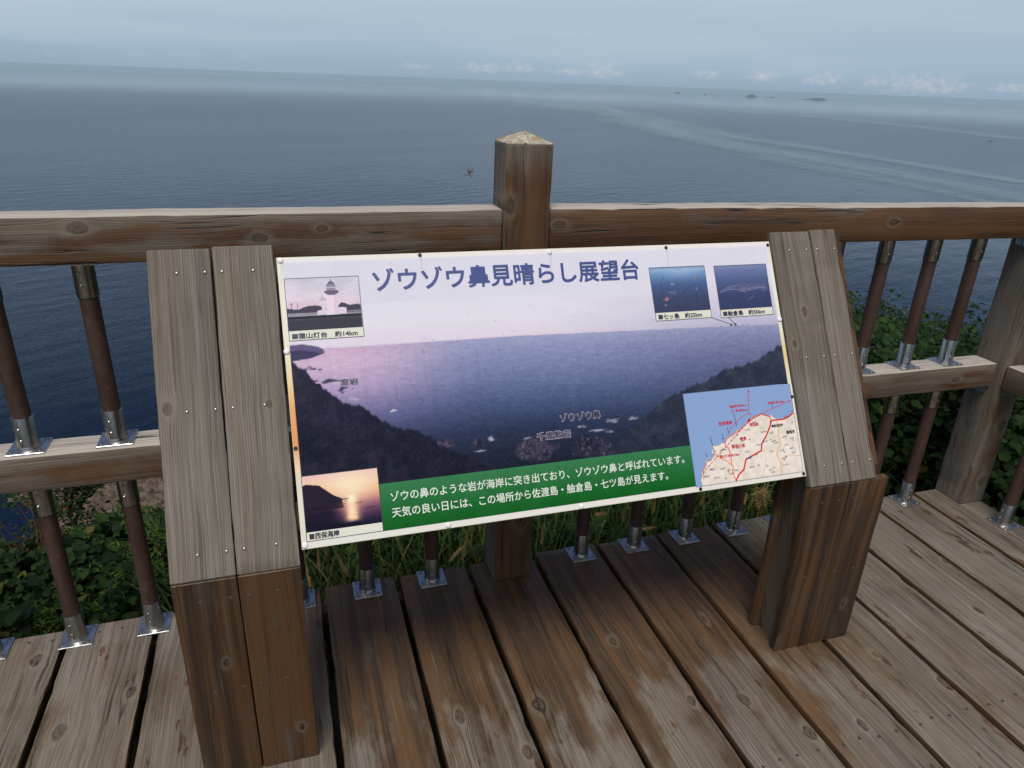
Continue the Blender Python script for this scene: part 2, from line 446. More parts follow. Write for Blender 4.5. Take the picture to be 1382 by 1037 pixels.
def water_mat(name, calm=False):
    m, g = new_mat(name)
    geo = g.n('ShaderNodeNewGeometry')
    pos = geo.outputs['Position']
    px, py, pz = g.sep(pos)
    flat = g.comb(px, py, 0.0)
    dist = g.v('LENGTH', flat)
    # wind waves travel roughly towards the cliff
    wv = g.n('ShaderNodeMapping', {}, Vector=flat, Rotation=(0, 0, rad(-28))).outputs[0]
    n1 = g.noise(g.v('MULTIPLY', wv, (0.36, 0.95, 1)), 1.0, 3.0, 0.6)
    n2 = g.noise(g.v('MULTIPLY', wv, (0.030, 0.075, 1)), 1.0, 3.0, 0.55)
    n3 = g.noise(g.v('MULTIPLY', wv, (0.0011, 0.0042, 1)), 1.0, 4.0, 0.6)
    n4 = g.noise(g.v('MULTIPLY', wv, (0.006, 0.02, 1)), 1.0, 3.0, 0.6)
    n0 = g.noise(g.v('MULTIPLY', wv, (1.1, 2.6, 1)), 1.0, 2.0, 0.6)
    h = g.m('ADD', g.m('ADD', g.m('MULTIPLY', n0, g.ss(dist, 700.0, 200.0, 0.0, 0.34)), g.m('MULTIPLY', n1, 0.42)), g.m('MULTIPLY', n2, 1.5))
    p = g.n('ShaderNodeBsdfPrincipled', {})
    p.inputs['IOR'].default_value = 1.333
    if calm:
        col = (0.060, 0.078, 0.096)
        st = 0.03
        g.put(p.inputs['Roughness'], 0.05)
    else:
        col = g.mix(g.ss(n3, 0.35, 0.65), (0.0004, 0.0040, 0.0150), (0.0006, 0.0055, 0.020))
        st = g.m('MULTIPLY', g.ss(g.m('ADD', dist, g.m('MULTIPLY', g.m('SUBTRACT', n3, 0.5), 6000.0)), 2600.0, 6500.0, 0.72, 0.03), g.m('MULTIPLY', g.ss(n3, 0.32, 0.68, 0.7, 1.1), g.ss(n4, 0.3, 0.7, 0.9, 1.05)))
        st = g.m('MULTIPLY', st, g.ss(dist, 150.0, 1300.0, 0.38, 1.0))      # sheltered water under the cliff
        st = g.m('ADD', st, g.ss(dist, 20000.0, 32000.0, 0.0, 0.12))
        g.put(p.inputs['Roughness'], g.m('SUBTRACT', g.ss(dist, 200.0, 2500.0, 0.10, 0.20), g.ss(dist, 3500.0, 7500.0, 0.0, 0.14)))
    g.put(p.inputs['Base Color'], col)
    g.put(p.inputs['Normal'], g.bump(h, st, 1.0))
    sh = p.outputs[0]
    if calm:
        uv = g.attr('rib').outputs['Vector']
        u, v_, _ = g.sep(uv)
        e = g.m('SUBTRACT', 1.0, g.m('ABSOLUTE', u))
        br = g.noise(g.comb(g.m('MULTIPLY', u, 4.5), g.m('MULTIPLY', v_, 9.0), 1.5), 1.0, 6.0, 0.68)
        br2 = g.noise(g.comb(g.m('MULTIPLY', u, 1.1), g.m('MULTIPLY', v_, 7.0), 4.5), 1.0, 2.0, 0.5)
        al = g.m('MULTIPLY', g.ss(g.m('ADD', g.m('MULTIPLY', e, 0.85), br), 0.70, 1.45), g.ss(br2, 0.25, 0.55, 0.25, 1.0))
        tr = g.n('ShaderNodeBsdfTransparent').outputs[0]
        mx = g.n('ShaderNodeMixShader', {}, Fac=g.m('MULTIPLY', al, 0.6))
        g.put(mx.inputs[1], tr)
        g.put(mx.inputs[2], sh)
        sh = mx.outputs[0]
    g.out(sh)
    return m

def build_sea():
    rs_ = np.concatenate([[0.0], np.geomspace(30, 60000, 90)])
    ns = 180
    V, F = [], []
    for r in rs_:
        for i in range(ns):
            a = 2 * math.pi * i / ns
            x, y = r * math.sin(a), r * math.cos(a)
            V.append((x, y, sea_z(x, y)))
    for j in range(len(rs_) - 1):
        for i in range(ns):
            F.append((j * ns + i, (j + 1) * ns + i, (j + 1) * ns + (i + 1) % ns, j * ns + (i + 1) % ns))
    o = link('sea', np_mesh('sea', V, [f[::-1] for f in F], True), water_mat('sea_water'))
    o['kind'] = 'structure'
    cm = water_mat('slick_water', True)
    slicks = [
        ([(1118, 9181), (1505, 6313), (1575, 4899), (1490, 3769), (1421, 3123), (1315, 2700), (1116, 1975), (967, 1414), (955, 1157), (932, 892), (898, 690), (880, 560)],
         [1300, 1000, 700, 540, 430, 350, 250, 185, 135, 100, 74, 56]),
        ([(3000, 6200), (2606, 3864), (2665, 3125), (2523, 2438), (2288, 1817)], [700, 420, 330, 240, 160])]
    p0, w0 = slicks[0]
    slicks += [([(x * 1.13 + 60, y * 1.20) for x, y in p0[3:11]], [w * 0.75 for w in w0[3:11]]), ([(x * 0.90, y * 0.84) for x, y in p0[4:11]], [w * 0.7 for w in w0[4:11]])]
    for pts, wd in slicks:
        P = [Vector((x, y)) for x, y in pts]
        V, F, rib = [], [], []
        m_ = 8
        fine_p, fine_w = [], []
        for k in range(len(P) - 1):
            for q in range(6):
                t = q / 6
                fine_p.append(P[k].lerp(P[k + 1], t))
                fine_w.append(wd[k] * (1 - t) + wd[k + 1] * t)
        fine_p.append(P[-1])
        fine_w.append(wd[-1])
        for k, p in enumerate(fine_p):
            t = (fine_p[min(k + 1, len(fine_p) - 1)] - fine_p[max(k - 1, 0)]).normalized()
            nrm = Vector((-t.y, t.x))
            for i in range(m_ + 1):
                u = i / m_ * 2 - 1
                c = p + nrm * u * fine_w[k]
                V.append((c.x, c.y, sea_z(c.x, c.y) + 0.6))
                rib.append((u, k / len(fine_p), 0))
        for k in range(len(fine_p) - 1):
            for i in range(m_):
                F.append((k * (m_ + 1) + i, (k + 1) * (m_ + 1) + i, (k + 1) * (m_ + 1) + i + 1, k * (m_ + 1) + i + 1))
        me = np_mesh('water_slick', V, F, True)
        at = me.attributes.new('rib', 'FLOAT_VECTOR', 'POINT')
        at.data.foreach_set('vector', np.asarray(rib, np.float32).ravel())
        if me.polygons[0].normal.z < 0:
            me.flip_normals()
        so = link('water_slick', me, cm)
        so['kind'] = 'structure'

# ------------------------------------------------------------------ value noise for terrain and printed pictures
def vnoise(x, y, seed=0):
    x, y = np.asarray(x, float), np.asarray(y, float)
    xi, yi = np.floor(x).astype(np.int64), np.floor(y).astype(np.int64)
    fx, fy = x - xi, y - yi
    fx, fy = fx * fx * (3 - 2 * fx), fy * fy * (3 - 2 * fy)
    def h(a, b):
        n = (a * 374761393 + b * 668265263 + seed * 974634541) & 0x7fffffff
        n = ((n ^ (n >> 13)) * 1274126177) & 0x7fffffff
        return ((n ^ (n >> 16)) & 0xffff) / 65535.0
    return (h(xi, yi) * (1 - fx) + h(xi + 1, yi) * fx) * (1 - fy) + (h(xi, yi + 1) * (1 - fx) + h(xi + 1, yi + 1) * fx) * fy

def fbm(x, y, oct_=4, seed=0):
    s, a, t = 0, 0.5, 0
    for k in range(oct_):
        s = s + a * vnoise(np.asarray(x) * 2 ** k, np.asarray(y) * 2 ** k, seed + k)
        t += a
        a *= 0.5
    return s / t

def sstep(x, a, b):
    t = np.clip((x - a) / (b - a), 0, 1)
    return t * t * (3 - 2 * t)

def edge_y(x):
    x = np.asarray(x, float)
    return np.where(x < -0.2, 2.95 - 0.15 * (x + 0.2), 2.95 + 1.25 * (x + 0.2))

def ground_z(x, y):
    x, y = np.asarray(x, float), np.asarray(y, float)
    d = np.maximum(0, y - np.minimum(edge_y(x), 6.2))
    d = np.where(x < -2.5, np.maximum(d, 0), d)
    slope = 1.0 + 0.35 * fbm(x * 0.05, y * 0.05, 3, 9)
    z = -0.50 - 0.06 * np.maximum(0, y - 2) - 0.22 * np.maximum(0, x - 2.4) * sstep(y, 0.5, 2.5) + 0.14 * (fbm(x * 1.3, y * 1.3, 4, 3) - 0.5) - slope * d + (fbm(x * 0.25, y * 0.25, 3, 5) - 0.5) * np.minimum(d, 6) * 0.5
    return np.maximum(z, H_SEA - 4)

def build_ground():
    def axis(segs):
        out = []
        for a, b, s in segs:
            out += list(np.arange(a, b, s))
        return np.array(out + [segs[-1][1]])
    xs = axis([(-120, -20, 5.0), (-20, -4, 1.0), (-4, 8, 0.12), (8, 24, 1.0), (24, 120, 5.0)])
    ys = axis([(-40, -3, 2.5), (-3, 1.5, 0.5), (1.5, 8, 0.12), (8, 30, 1.0), (30, 130, 4.0)])
    X, Y = np.meshgrid(xs, ys)
    Z = ground_z(X, Y)
    V = np.stack([X, Y, Z], -1).reshape(-1, 3)
    nx, ny = len(xs), len(ys)
    I = np.arange(nx * ny).reshape(ny, nx)
    F = np.stack([I[:-1, :-1], I[:-1, 1:], I[1:, 1:], I[1:, :-1]], -1).reshape(-1, 4)
    m, g = new_mat('soil')
    pos = g.n('ShaderNodeNewGeometry').outputs['Position']
    a = g.noise(pos, 3.0, 6.0, 0.6)
    b = g.noise(pos, 0.35, 4.0, 0.6)
    c = g.mix(g.ss(a, 0.35, 0.65), (0.018, 0.016, 0.010), (0.05, 0.042, 0.026))
    c = g.mix(g.ss(b, 0.35, 0.6), c, (0.022, 0.034, 0.012))
    p = g.n('ShaderNodeBsdfPrincipled', {}, Base__Color=c, Roughness=0.95, Normal=g.bump(a, 0.8, 0.05))
    g.out(p.outputs[0])
    o = link('ground', np_mesh('ground', V, F, True), m)
    o['kind'] = 'structure'
    # rocky shelf at the foot of the cliff
    xs = np.linspace(-130, 30, 120)
    ys = np.linspace(150, 262, 90)
    X, Y = np.meshgrid(xs, ys)
    body = np.clip(1.15 - ((X + 44) / 46.0) ** 2 - ((Y - 206) / 30.0) ** 2, -1, 1)
    inlet = np.exp(-(((X + 77) / 7.0) ** 2 + ((Y - 190) / 12.0) ** 2)) * 2.2
    Z = H_SEA - 3.0 + 8.0 * (body - inlet + 0.9 * (fbm(X * 0.07, Y * 0.07, 5, 21) - 0.5)) + 5.5 * (fbm(X * 0.16, Y * 0.16, 4, 31) - 0.5) + 2.4 * np.abs(fbm(X * 0.4, Y * 0.4, 3, 41) - 0.5)
    Z = np.maximum(Z, H_SEA - 5)
    V = np.stack([X, Y, Z], -1).reshape(-1, 3)
    nx, ny = len(xs), len(ys)
    I = np.arange(nx * ny).reshape(ny, nx)
    F = np.stack([I[:-1, :-1], I[:-1, 1:], I[1:, 1:], I[1:, :-1]], -1).reshape(-1, 4)
    m, g = new_mat('shore_rock')
    pos = g.n('ShaderNodeNewGeometry').outputs['Position']
    a = g.noise(g.v('MULTIPLY', pos, (1, 1, 2.2)), 0.5, 7.0, 0.68)
    b = g.noise(pos, 0.09, 4.0, 0.6)
    c = g.mix(g.ss(a, 0.36, 0.62), (0.040, 0.030, 0.024), (0.165, 0.116, 0.086))
    c = g.mix(g.ss(b, 0.45, 0.62, 0, 0.7), c, (0.10, 0.066, 0.048))
    p = g.n('ShaderNodeBsdfPrincipled', {}, Base__Color=c, Roughness=0.9, Normal=g.bump(a, 1.0, 1.5))
    g.out(p.outputs[0])
    o = link('rocky_shore', np_mesh('rocky_shore', V, F, False), m)
    o['kind'] = 'structure'

def build_islands():
    m, g = new_mat('island_rock')
    a = g.noise(g.n('ShaderNodeNewGeometry').outputs['Position'], 0.01, 5.0, 0.6)
    p = g.n('ShaderNodeBsdfPrincipled', {}, Base__Color=g.mix(g.ss(a, 0.35, 0.65), (0.022, 0.030, 0.034), (0.055, 0.062, 0.062)), Roughness=0.9)
    g.out(p.outputs[0])
    # centre, half length, height, lobes along its length (position, height share, width share)
    isl = [((10810, 19162), 130, 62, [(-0.45, 0.9, 0.3), (-0.1, 0.75, 0.3), (0.35, 1.0, 0.35)], 'low twin-humped islet on the horizon, farthest left of the far islands'),
           ((10374, 17015), 88, 58, [(-0.1, 1.0, 0.45), (0.4, 0.5, 0.4)], 'small single-humped islet second from the left on the horizon'),
           ((10409, 16695), 36, 38, [(0, 1.0, 0.6)], 'tiniest rock islet between two larger islands on the horizon'),
           ((10245, 14877), 190, 95, [(-0.15, 1.0, 0.35), (0.25, 0.6, 0.3), (0.6, 0.42, 0.25), (-0.6, 0.4, 0.3)], 'tallest peaked island on the horizon, middle of the far group'),
           ((11364, 15696), 120, 40, [(-0.3, 0.6, 0.5), (0.4, 1.0, 0.4)], 'flat low islet just right of the tallest peaked island'),
           ((10600, 13230), 330, 75, [(0.62, 1.0, 0.25), (0.2, 0.8, 0.3), (-0.2, 0.45, 0.4), (-0.7, 0.2, 0.3)], 'longest low island on the horizon, rightmost, rising to its right end')]
    for (cx, cy), hl, h, lobes, lab in isl:
        d = Vector((cx, cy)).normalized()
        t = Vector((d.y, -d.x))
        nu, nv = 56, 14
        V, F = [], []
        for j in range(nv + 1):
            for i in range(nu + 1):
                u, v_ = i / nu * 2 - 1, j / nv * 2 - 1
                z = sum(hh * math.exp(-((u - c) / w) ** 2) for c, hh, w in lobes)
                z *= max(0, 1 - v_ * v_) ** 0.7 * max(0, 1 - u ** 6)
                z = min(z, 1.15) * (0.82 + 0.36 * float(fbm(u * 6 + cx, v_ * 3 + cy, 4, 77)))
                x, y = cx + t.x * u * hl * 0.85 + d.x * v_ * hl * 0.6, cy + t.y * u * hl * 0.85 + d.y * v_ * hl * 0.6
                V.append((x, y, sea_z(x, y) - 3 + z * h * 0.52))
        for j in range(nv):
            for i in range(nu):
                F.append((j * (nu + 1) + i, j * (nu + 1) + i + 1, (j + 1) * (nu + 1) + i + 1, (j + 1) * (nu + 1) + i))
        me = np_mesh('island', V, F, False)
        o = link('island', me, m)
        o['kind'] = 'structure'
        o['label'] = lab

# ------------------------------------------------------------------ deck
PITCH = 0.235
GAPS = [round(0.02 + PITCH * k, 4) for k in range(-8, 11)] + [2.607]
STEEL_DARK = plain('rusty_screw', (0.085, 0.066, 0.054), 0.6, 0.5)
SCREW_ME = None
def screw_mesh():
    global SCREW_ME
    if SCREW_ME is None:
        b = MB()
        b.lathe([(0.0044, -0.004), (0.0044, 0.0003), (0.0038, 0.0009), (0.0020, 0.0009), (0.0018, 0.0001)], 12)
        SCREW_ME = b.mesh('screw')
        SCREW_ME.materials.append(STEEL_DARK)
    return SCREW_ME

DECK_KNOTS = [(-0.744, 1.80, .022), (-0.626, 1.529, .02), (-0.483, 1.617, .014), (0.323, 1.314, .017), (0.532, 1.298, .021), (0.457, 1.167, .017), (0.817, 1.456, .014),
              (1.125, 1.471, .016), (1.069, 1.162, .015), (1.167, 1.027, .018), (1.318, 1.007, .015), (1.537, 1.206, .017), (1.647, 1.065, .018), (2.314, 1.503, .018),
              (2.005, 1.276, .014), (2.118, 1.503, .013), (1.349, 1.721, .010), (0.928, 1.201, .013)]
def build_deck():
    root = bpy.data.objects.new('wooden_deck', None)
    COL.objects.link(root)
    root['kind'] = 'structure'
    y0, y1 = -2.0, 1.914
    stains = {(-1): 0.03, 0: 0.0}
    for k in range(len(GAPS) - 1):
        xa, xb = GAPS[k] + 0.0085, GAPS[k + 1] - 0.0085
        if k == len(GAPS) - 2:
            xb = 2.6
        c = (xa + xb) / 2
        rs = random.Random(k)
        kn = [(x - c, y - y0, r * rs.uniform(0.5, 0.95)) for x, y, r in DECK_KNOTS if xa < x < xb]
        if not kn:
            kn.append((rs.uniform(-0.08, 0.08), rs.uniform(0.2, 2.5), rs.uniform(0.01, 0.017)))
        ey = y1 + rs.uniform(-0.004, 0.004)
        st = rs.uniform(-0.05, 0.02) if xa > 1.4 else rs.uniform(0.0, 0.07)
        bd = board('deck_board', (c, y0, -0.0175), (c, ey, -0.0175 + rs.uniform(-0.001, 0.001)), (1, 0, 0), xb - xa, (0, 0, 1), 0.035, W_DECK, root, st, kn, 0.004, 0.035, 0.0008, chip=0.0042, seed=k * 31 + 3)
        if c < -1.1:
            continue
        for yy in (1.877, 0.975):
            if yy < 1 and not 0.8 < c < 2.1:
                continue
            for fx in (0.026, 0.077, 0.128, 0.188):
                x = xa + fx + rs.uniform(-0.004, 0.004)
                if yy > 1 and any(abs(x - bx) < 0.047 for bx in BAL_X + [0.62, 2.545]):
                    continue
                s = link('screw', screw_mesh(), None, bd)
                s.location = Vector((x, yy + rs.uniform(-0.006, 0.006), 0.0003))
    for yy in (1.86, 0.975, 0.05):
        board('joist', (-2.2, yy, -0.09), (2.58, yy, -0.09), (0, 0, 1), 0.105, (0, 1, 0), 0.05, W_DARK, root, 0.1)
    for x in (-1.6, 0.6, 2.5):
        for yy in (1.82, -1.6):
            board('deck_post', (x, yy, -0.9), (x, yy, -0.144), (1, 0, 0), 0.1, (0, 1, 0), 0.1, W_DARK, root, 0.1)
    return root

# ------------------------------------------------------------------ railing
BAL_X = [-1.07, -0.865, -0.655, -0.456, -0.25, -0.047, 0.156, 0.363, 0.884, 1.085, 1.287, 1.488, 1.69, 1.89, 2.09, 2.286]
RY = 1.864
STEEL = None
def steel_mat():
    m, g = new_mat('polished_steel')
    oc = g.n('ShaderNodeTexCoord').outputs['Object']
    n = g.noise(g.v('MULTIPLY', oc, (60, 60, 14)), 1.0, 4.0, 0.6)
    c = g.mix(g.ss(n, 0.35, 0.7), (0.44, 0.43, 0.42), (0.27, 0.25, 0.235))
    rust = g.ss(g.noise(oc, 70.0, 5.0, 0.7), 0.56, 0.70, 0.0, 0.75)
    lowz = g.ss(g.sep(oc)[2], 0.035, 0.0, 0.15, 1.0)
    rust = g.m('MULTIPLY', rust, lowz)
    c = g.mix(rust, c, (0.16, 0.085, 0.045))
    p = g.n('ShaderNodeBsdfPrincipled', {}, Base__Color=c, Metallic=g.m('SUBTRACT', 1.0, g.m('MULTIPLY', rust, 0.8)), Roughness=g.m('ADD', g.ss(n, 0.3, 0.75, 0.18, 0.40), g.m('MULTIPLY', rust, 0.35)))
    g.out(p.outputs[0])
    return m

def cap_mat():
    m, g = new_mat('weathered_end_grain')
    oc = g.n('ShaderNodeNewGeometry').outputs['Position']
    n = g.noise(oc, 60.0, 5.0, 0.65)
    l = g.noise(oc, 24.0, 3.0, 0.6)
    c = g.mix(g.ss(n, 0.35, 0.65), (0.26, 0.225, 0.18), (0.42, 0.385, 0.33))
    c = g.mix(g.ss(l, 0.50, 0.62, 0, 0.8), c, (0.25, 0.16, 0.045))
    cr = g.ss(g.m('ABSOLUTE', g.m('SUBTRACT', g.noise(g.v('MULTIPLY', oc, (34, 6, 6)), 1.0, 1.0), 0.5)), 0.012, 0.004)
    c = g.mix(g.m('MULTIPLY', cr, 0.8), c, (0.03, 0.024, 0.02))
    p = g.n('ShaderNodeBsdfPrincipled', {}, Base__Color=c, Roughness=0.85, Normal=g.bump(n, 0.5, 0.003))
    g.out(p.outputs[0])
    return m

BAL_MESH = {}
def baluster_meshes(kind, L):
    """pipe between two steel sockets; kind 'upper' or 'lower'; base at z = 0, local x/y centred"""
    if kind in BAL_MESH:
        return BAL_MESH[kind]
    b = MB()
    n = 28
    b.lathe([(0.0215, 0.03), (0.0215, L - 0.03)], n)
    pipe = b.mesh('baluster')
    smooth_by_angle(pipe)
    def socket(h):
        s = MB()
        s.lathe([(0.0265, 0.0), (0.0265, 0.004), (0.0248, 0.0065), (0.0243, 0.008), (0.0243, h - 0.001), (0.0238, h), (0.0218, h), (0.0218, 0.0)], n, cap=False)
        # slit seam and two clamp screws towards the deck
        for zz in (0.30 * h, 0.66 * h):
            s.lathe([(0.0042, 0.0), (0.0042, 0.0018), (0.0030, 0.0030), (0.0001, 0.0032)], 10, (-0.006, -0.0236, zz), (0.0, -1, 0.0))
        s.box((-0.0006 - 0.006, -0.0246, 0.012), (0.0006 - 0.006, -0.0232, h - 0.002))
        me = s.mesh('socket')
        smooth_by_angle(me)
        return me
    def flange():
        s = MB()
        s.box((-0.0425, -0.0425, 0.0), (0.0425, 0.0425, 0.0045), 0.0009)
        return s.mesh('flange_plate')
    def bolt():
        s = MB()
        s.lathe([(0.0052, 0.0), (0.0050, 0.0014), (0.0036, 0.0032), (0.0001, 0.0036)], 10)
        me = s.mesh('bolt')
        smooth_by_angle(me)
        return me
    BAL_MESH[kind] = (pipe, socket(0.085), socket(0.09 if kind == 'lower' else 0.085), flange(), bolt())
    return BAL_MESH[kind]

def add_baluster(root, x, y, z0, z1, kind, mats, turn=0.0):
    pipe, s_lo, s_hi, fl, bo = baluster_meshes(kind, z1 - z0)
    tube_m, steel, bolt_m = mats
    p = link('baluster', pipe, tube_m, root, Vector((x, y, z0)) - parent_world(root))
    p.rotation_euler = (0, 0, turn)
    L = (p.data.vertices[len(p.data.vertices) - 1].co.z + 0.03)
    def sub(nm, me, mat, z, flip=False, rot=0.0):
        o = link(nm, me, mat, p, Vector((0, 0, z)))
        o.rotation_euler = (math.pi, 0, math.pi) if flip else (0, 0, rot)
        return o
    sub('socket', s_lo, steel, 0.0045)
    sub('flange_plate', fl, PLATE, 0.0)
    for bx, by in ((-0.032, -0.032), (0.032, -0.032), (0.032, 0.032), (-0.032, 0.032)):
        sub('bolt', bo, bolt_m, 0.0045).location = Vector((bx, by, 0.0045))
    o = sub('socket', s_hi, steel, L - 0.002)
    o.rotation_euler = (math.pi, 0, 0)
    o.scale = (1, -1, 1)
    o.rotation_euler = (0, 0, 0)
    o.scale = (1, 1, -1)
    o = sub('flange_plate', fl, PLATE, L)
    o.scale = (1, 1, -1)
    return p

def post(root, x, y, half_x, half_y, h, apex, stain, knots=(), seed=None):
    pb = board('post', (x, y, 0.0), (x, y, h), (1, 0, 0), half_x * 2, (0, 1, 0), half_y * 2, W_POST, root, stain, knots, 0.0035, 0.035, 0.0005, seed=seed)
    m = MB()
    hx, hy = half_x - 0.0005, half_y - 0.0005
    ring = [(x - hx, y - hy), (x + hx, y - hy), (x + hx, y + hy), (x - hx, y + hy)]
    vs_ = [(a, b, h - 0.0006) for a, b in ring] + [(a, b, h + 0.0022) for a, b in ring] + [(x + (a - x) * 0.04, y + (b - y) * 0.04, apex) for a, b in ring]
    fs_ = [(j * 4 + i, j * 4 + (i + 1) % 4, (j + 1) * 4 + (i + 1) % 4, (j + 1) * 4 + i) for j in range(2) for i in range(4)] + [(8, 9, 10, 11), (3, 2, 1, 0)]
    m.add(vs_, fs_)
    m.build('post_cap', CAP, pb)
    return pb

def hanger(root, x0, x1, y0, y1, z, steel):
    """galvanised angle bracket under a rail end, with three ring washers on the post face"""
    b = MB()
    b.box((x0, y0, z - 0.004), (x1, y1, z - 0.0005))
    return b

def pipe_mat():
    m, g = new_mat('brown_coated_pipe')
    pos = g.n('ShaderNodeNewGeometry').outputs['Position']
    fade = g.noise(g.v('MULTIPLY', pos, (26, 26, 5)), 1.0, 4.0, 0.6)
    scr = g.noise(g.v('MULTIPLY', pos, (240, 240, 26)), 1.0, 3.0, 0.6)
    dirt = g.noise(pos, 55.0, 4.0, 0.65)
    c = g.mix(g.ss(fade, 0.32, 0.68), (0.040, 0.019, 0.0145), (0.068, 0.036, 0.028))
    c = g.mix(g.ss(scr, 0.66, 0.74, 0.0, 0.5), c, (0.15, 0.10, 0.08))
    c = g.mix(g.ss(dirt, 0.56, 0.72, 0.0, 0.45), c, (0.10, 0.085, 0.07))
    p = g.n('ShaderNodeBsdfPrincipled', {}, Base__Color=c, Roughness=g.ss(dirt, 0.3, 0.7, 0.42, 0.62), Normal=g.bump(scr, 0.15, 0.0008))
    g.out(p.outputs[0])
    return m

def build_railing():
    mats = (pipe_mat(), STEEL, plain('bolt_steel', (0.25, 0.23, 0.21), 0.4, 0.9))
    root = thing('wooden_railing', 'long weathered timber railing behind the information board, with square posts and brown pipe balusters', 'railing', (0.6165, 1.862, 0))
    post(root, 0.6165, 1.862, 0.0625, 0.059, 1.354, 1.383, 0.28, [(-0.050, 1.20, 0.013), (0.02, 0.22, 0.016)], seed=11)
    post(root, -1.32, 1.862, 0.0625, 0.059, 1.354, 1.383, 0.02)
    post(root, 2.5455, 1.850, 0.0585, 0.062, 1.354, 1.383, 0.10, [(0.03, 0.34, 0.018), (-0.02, 0.95, 0.018), (0.02, 0.10, 0.016)], seed=15)
    def rail(nm, xa, xb, za, zb, h, st, kn, seed):
        zc = lambda z: z - h / 2
        return board(nm, (xa, RY - 0.002, zc(za)), (xb, RY - 0.002, zc(zb)), (0, 0, 1), h, (0, 1, 0), 0.096, W_RAIL, root, st, kn, 0.005, 0.03, 0.0004, chip=0.0016, seed=seed)
    L0 = -1.2575
    rail('top_rail', L0, 0.5525, 1.1895, 1.1905, 0.108, 0.19, [(-0.29 - L0, 0.0, 0.0) and (0.030, -0.44 - L0, 0.013), (-0.004, -0.055 - L0, 0.011), (0.016, 0.09 - L0, 0.008)], 21)
    rail('top_rail', 0.681, 2.4855, 1.1915, 1.1725, 0.108, 0.34, [(0.006, 1.16, 0.010), (0.01, 0.03, 0.011)], 29)
    rail('mid_rail', L0, 0.5525, 0.609, 0.609, 0.097, 0.13, [(0.0, 1.5, 0.009)], 23)
    rail('mid_rail', 0.681, 2.4855, 0.613, 0.600, 0.097, 0.08, [(0.0, 1.62, 0.010)], 24)
    for x in BAL_X:
        zt = 1.0825 if x < 0.6 else 1.0835 - 0.0105 * (x - 0.681)
        zm = 0.609 if x < 0.6 else 0.613 - 0.0072 * (x - 0.681)
        add_baluster(root, x, RY + 0.004, zm, 1.0825 if x < 0.6 else 1.075, 'upper', mats)
        add_baluster(root, x, RY + 0.004, 0.0005, 0.5115 if x < 0.6 else 0.509, 'lower', mats)
    # joist-hanger ends under the rails on the corner post
    def bracket(par, x, y, z, nx, ny):
        b = MB()
        if nx:
            b.box((x - 0.05, y - 0.03, z - 0.004), (x - 0.0005, y + 0.03, z - 0.0008))
            b.box((x - 0.0035, y - 0.03, z - 0.034), (x - 0.0005, y + 0.03, z - 0.004))
        else:
            b.box((x - 0.03, y - 0.05, z - 0.004), (x + 0.03, y - 0.0005, z - 0.0008))
            b.box((x - 0.03, y - 0.0035, z - 0.034), (x + 0.03, y - 0.0005, z - 0.004))
        for k in (-1, 0, 1):
            prof = [(0.0085, 0.0), (0.0085, 0.0035), (0.0050, 0.0035), (0.0050, 0.0008)]
            off = -0.018 if k else -0.027
            if nx:
                b.lathe(prof, 14, (x - 0.0035, y + k * 0.016, z + off), (-1, 0, 0))
            else:
                b.lathe(prof, 14, (x + k * 0.016, y - 0.0035, z + off), (0, -1, 0))
        o = b.build('bracket', GALV, par)
        return o
    for z in (1.064, 0.503):
        bracket(root, 2.4868, RY - 0.004, z, 1, 0)
    # the side run that comes back towards the viewer on the right
    side = thing('side_railing', 'timber railing running off the right corner post, along the right edge of the deck', 'railing', (2.545, 1.2, 0))
    def srail(nm, za, h, st, seed):
        return board(nm, (2.545, 1.7865, za - h / 2), (2.545, -1.6, za - h / 2), (0, 0, 1), h, (1, 0, 0), 0.096, W_RAIL, side, st, (), 0.005, 0.12, 0.0008, seed=seed)
    srail('top_rail', 1.1725, 0.108, 0.0, 41)
    srail('mid_rail', 0.600, 0.097, -0.02, 42)
    post(side, 2.5455, -0.2, 0.0585, 0.0585, 1.354, 1.383, 0.0)
    for k in range(7):
        y = 1.637 - 0.205 * k
        add_baluster(side, 2.541, y, 0.600, 1.0645, 'upper', mats, -math.pi / 2)
        add_baluster(side, 2.541, y, 0.0005, 0.503, 'lower', mats, -math.pi / 2)
    for z in (1.064, 0.503):
        bracket(side, 2.545, 1.7875, z, 0, 1)

# ------------------------------------------------------------------ information board
TH = rad(60)
SV = Vector((0, math.cos(TH), math.sin(TH)))
SN = Vector((0, -math.sin(TH), math.cos(TH)))
FOOT = Vector((0, 1.293, 0.549))           # lower front edge line of the sloping boards
SO = FOOT - SN * 0.008 + Vector((-0.0205, 0, 0))
def S(u, v, d=0.0):
    return SO + Vector((u, 0, 0)) + SV * v + SN * d

def srgb(c):
    c = np.asarray(c, float) / 255.0
    return np.where(c <= 0.04045, c / 12.92, ((c + 0.055) / 1.055) ** 2.4)

PRINT_K = 0.87
def print_mat():
    m, g = new_mat('printed_sheet')
    c = g.attr('ink').outputs['Color']
    uvp = g.n('ShaderNodeNewGeometry').outputs['Position']
    n = g.noise(uvp, 240.0, 3.0, 0.6)
    st = g.noise(g.v('MULTIPLY', uvp, (46, 6, 5)), 1.0, 4.0, 0.65)
    c = g.mix(g.ss(n, 0.4, 0.75, 0.0, 0.012), c, (0.35, 0.34, 0.36))
    c = g.mix(g.ss(st, 0.55, 0.8, 0.0, 0.015), c, (0.30, 0.28, 0.30))
    p = g.n('ShaderNodeBsdfPrincipled', {}, Base__Color=c, Roughness=g.ss(st, 0.3, 0.7, 0.42, 0.55), Normal=g.bump(n, 0.08, 0.001))
    p.inputs['Specular IOR Level'].default_value = 0.04
    g.out(p.outputs[0])
    return m

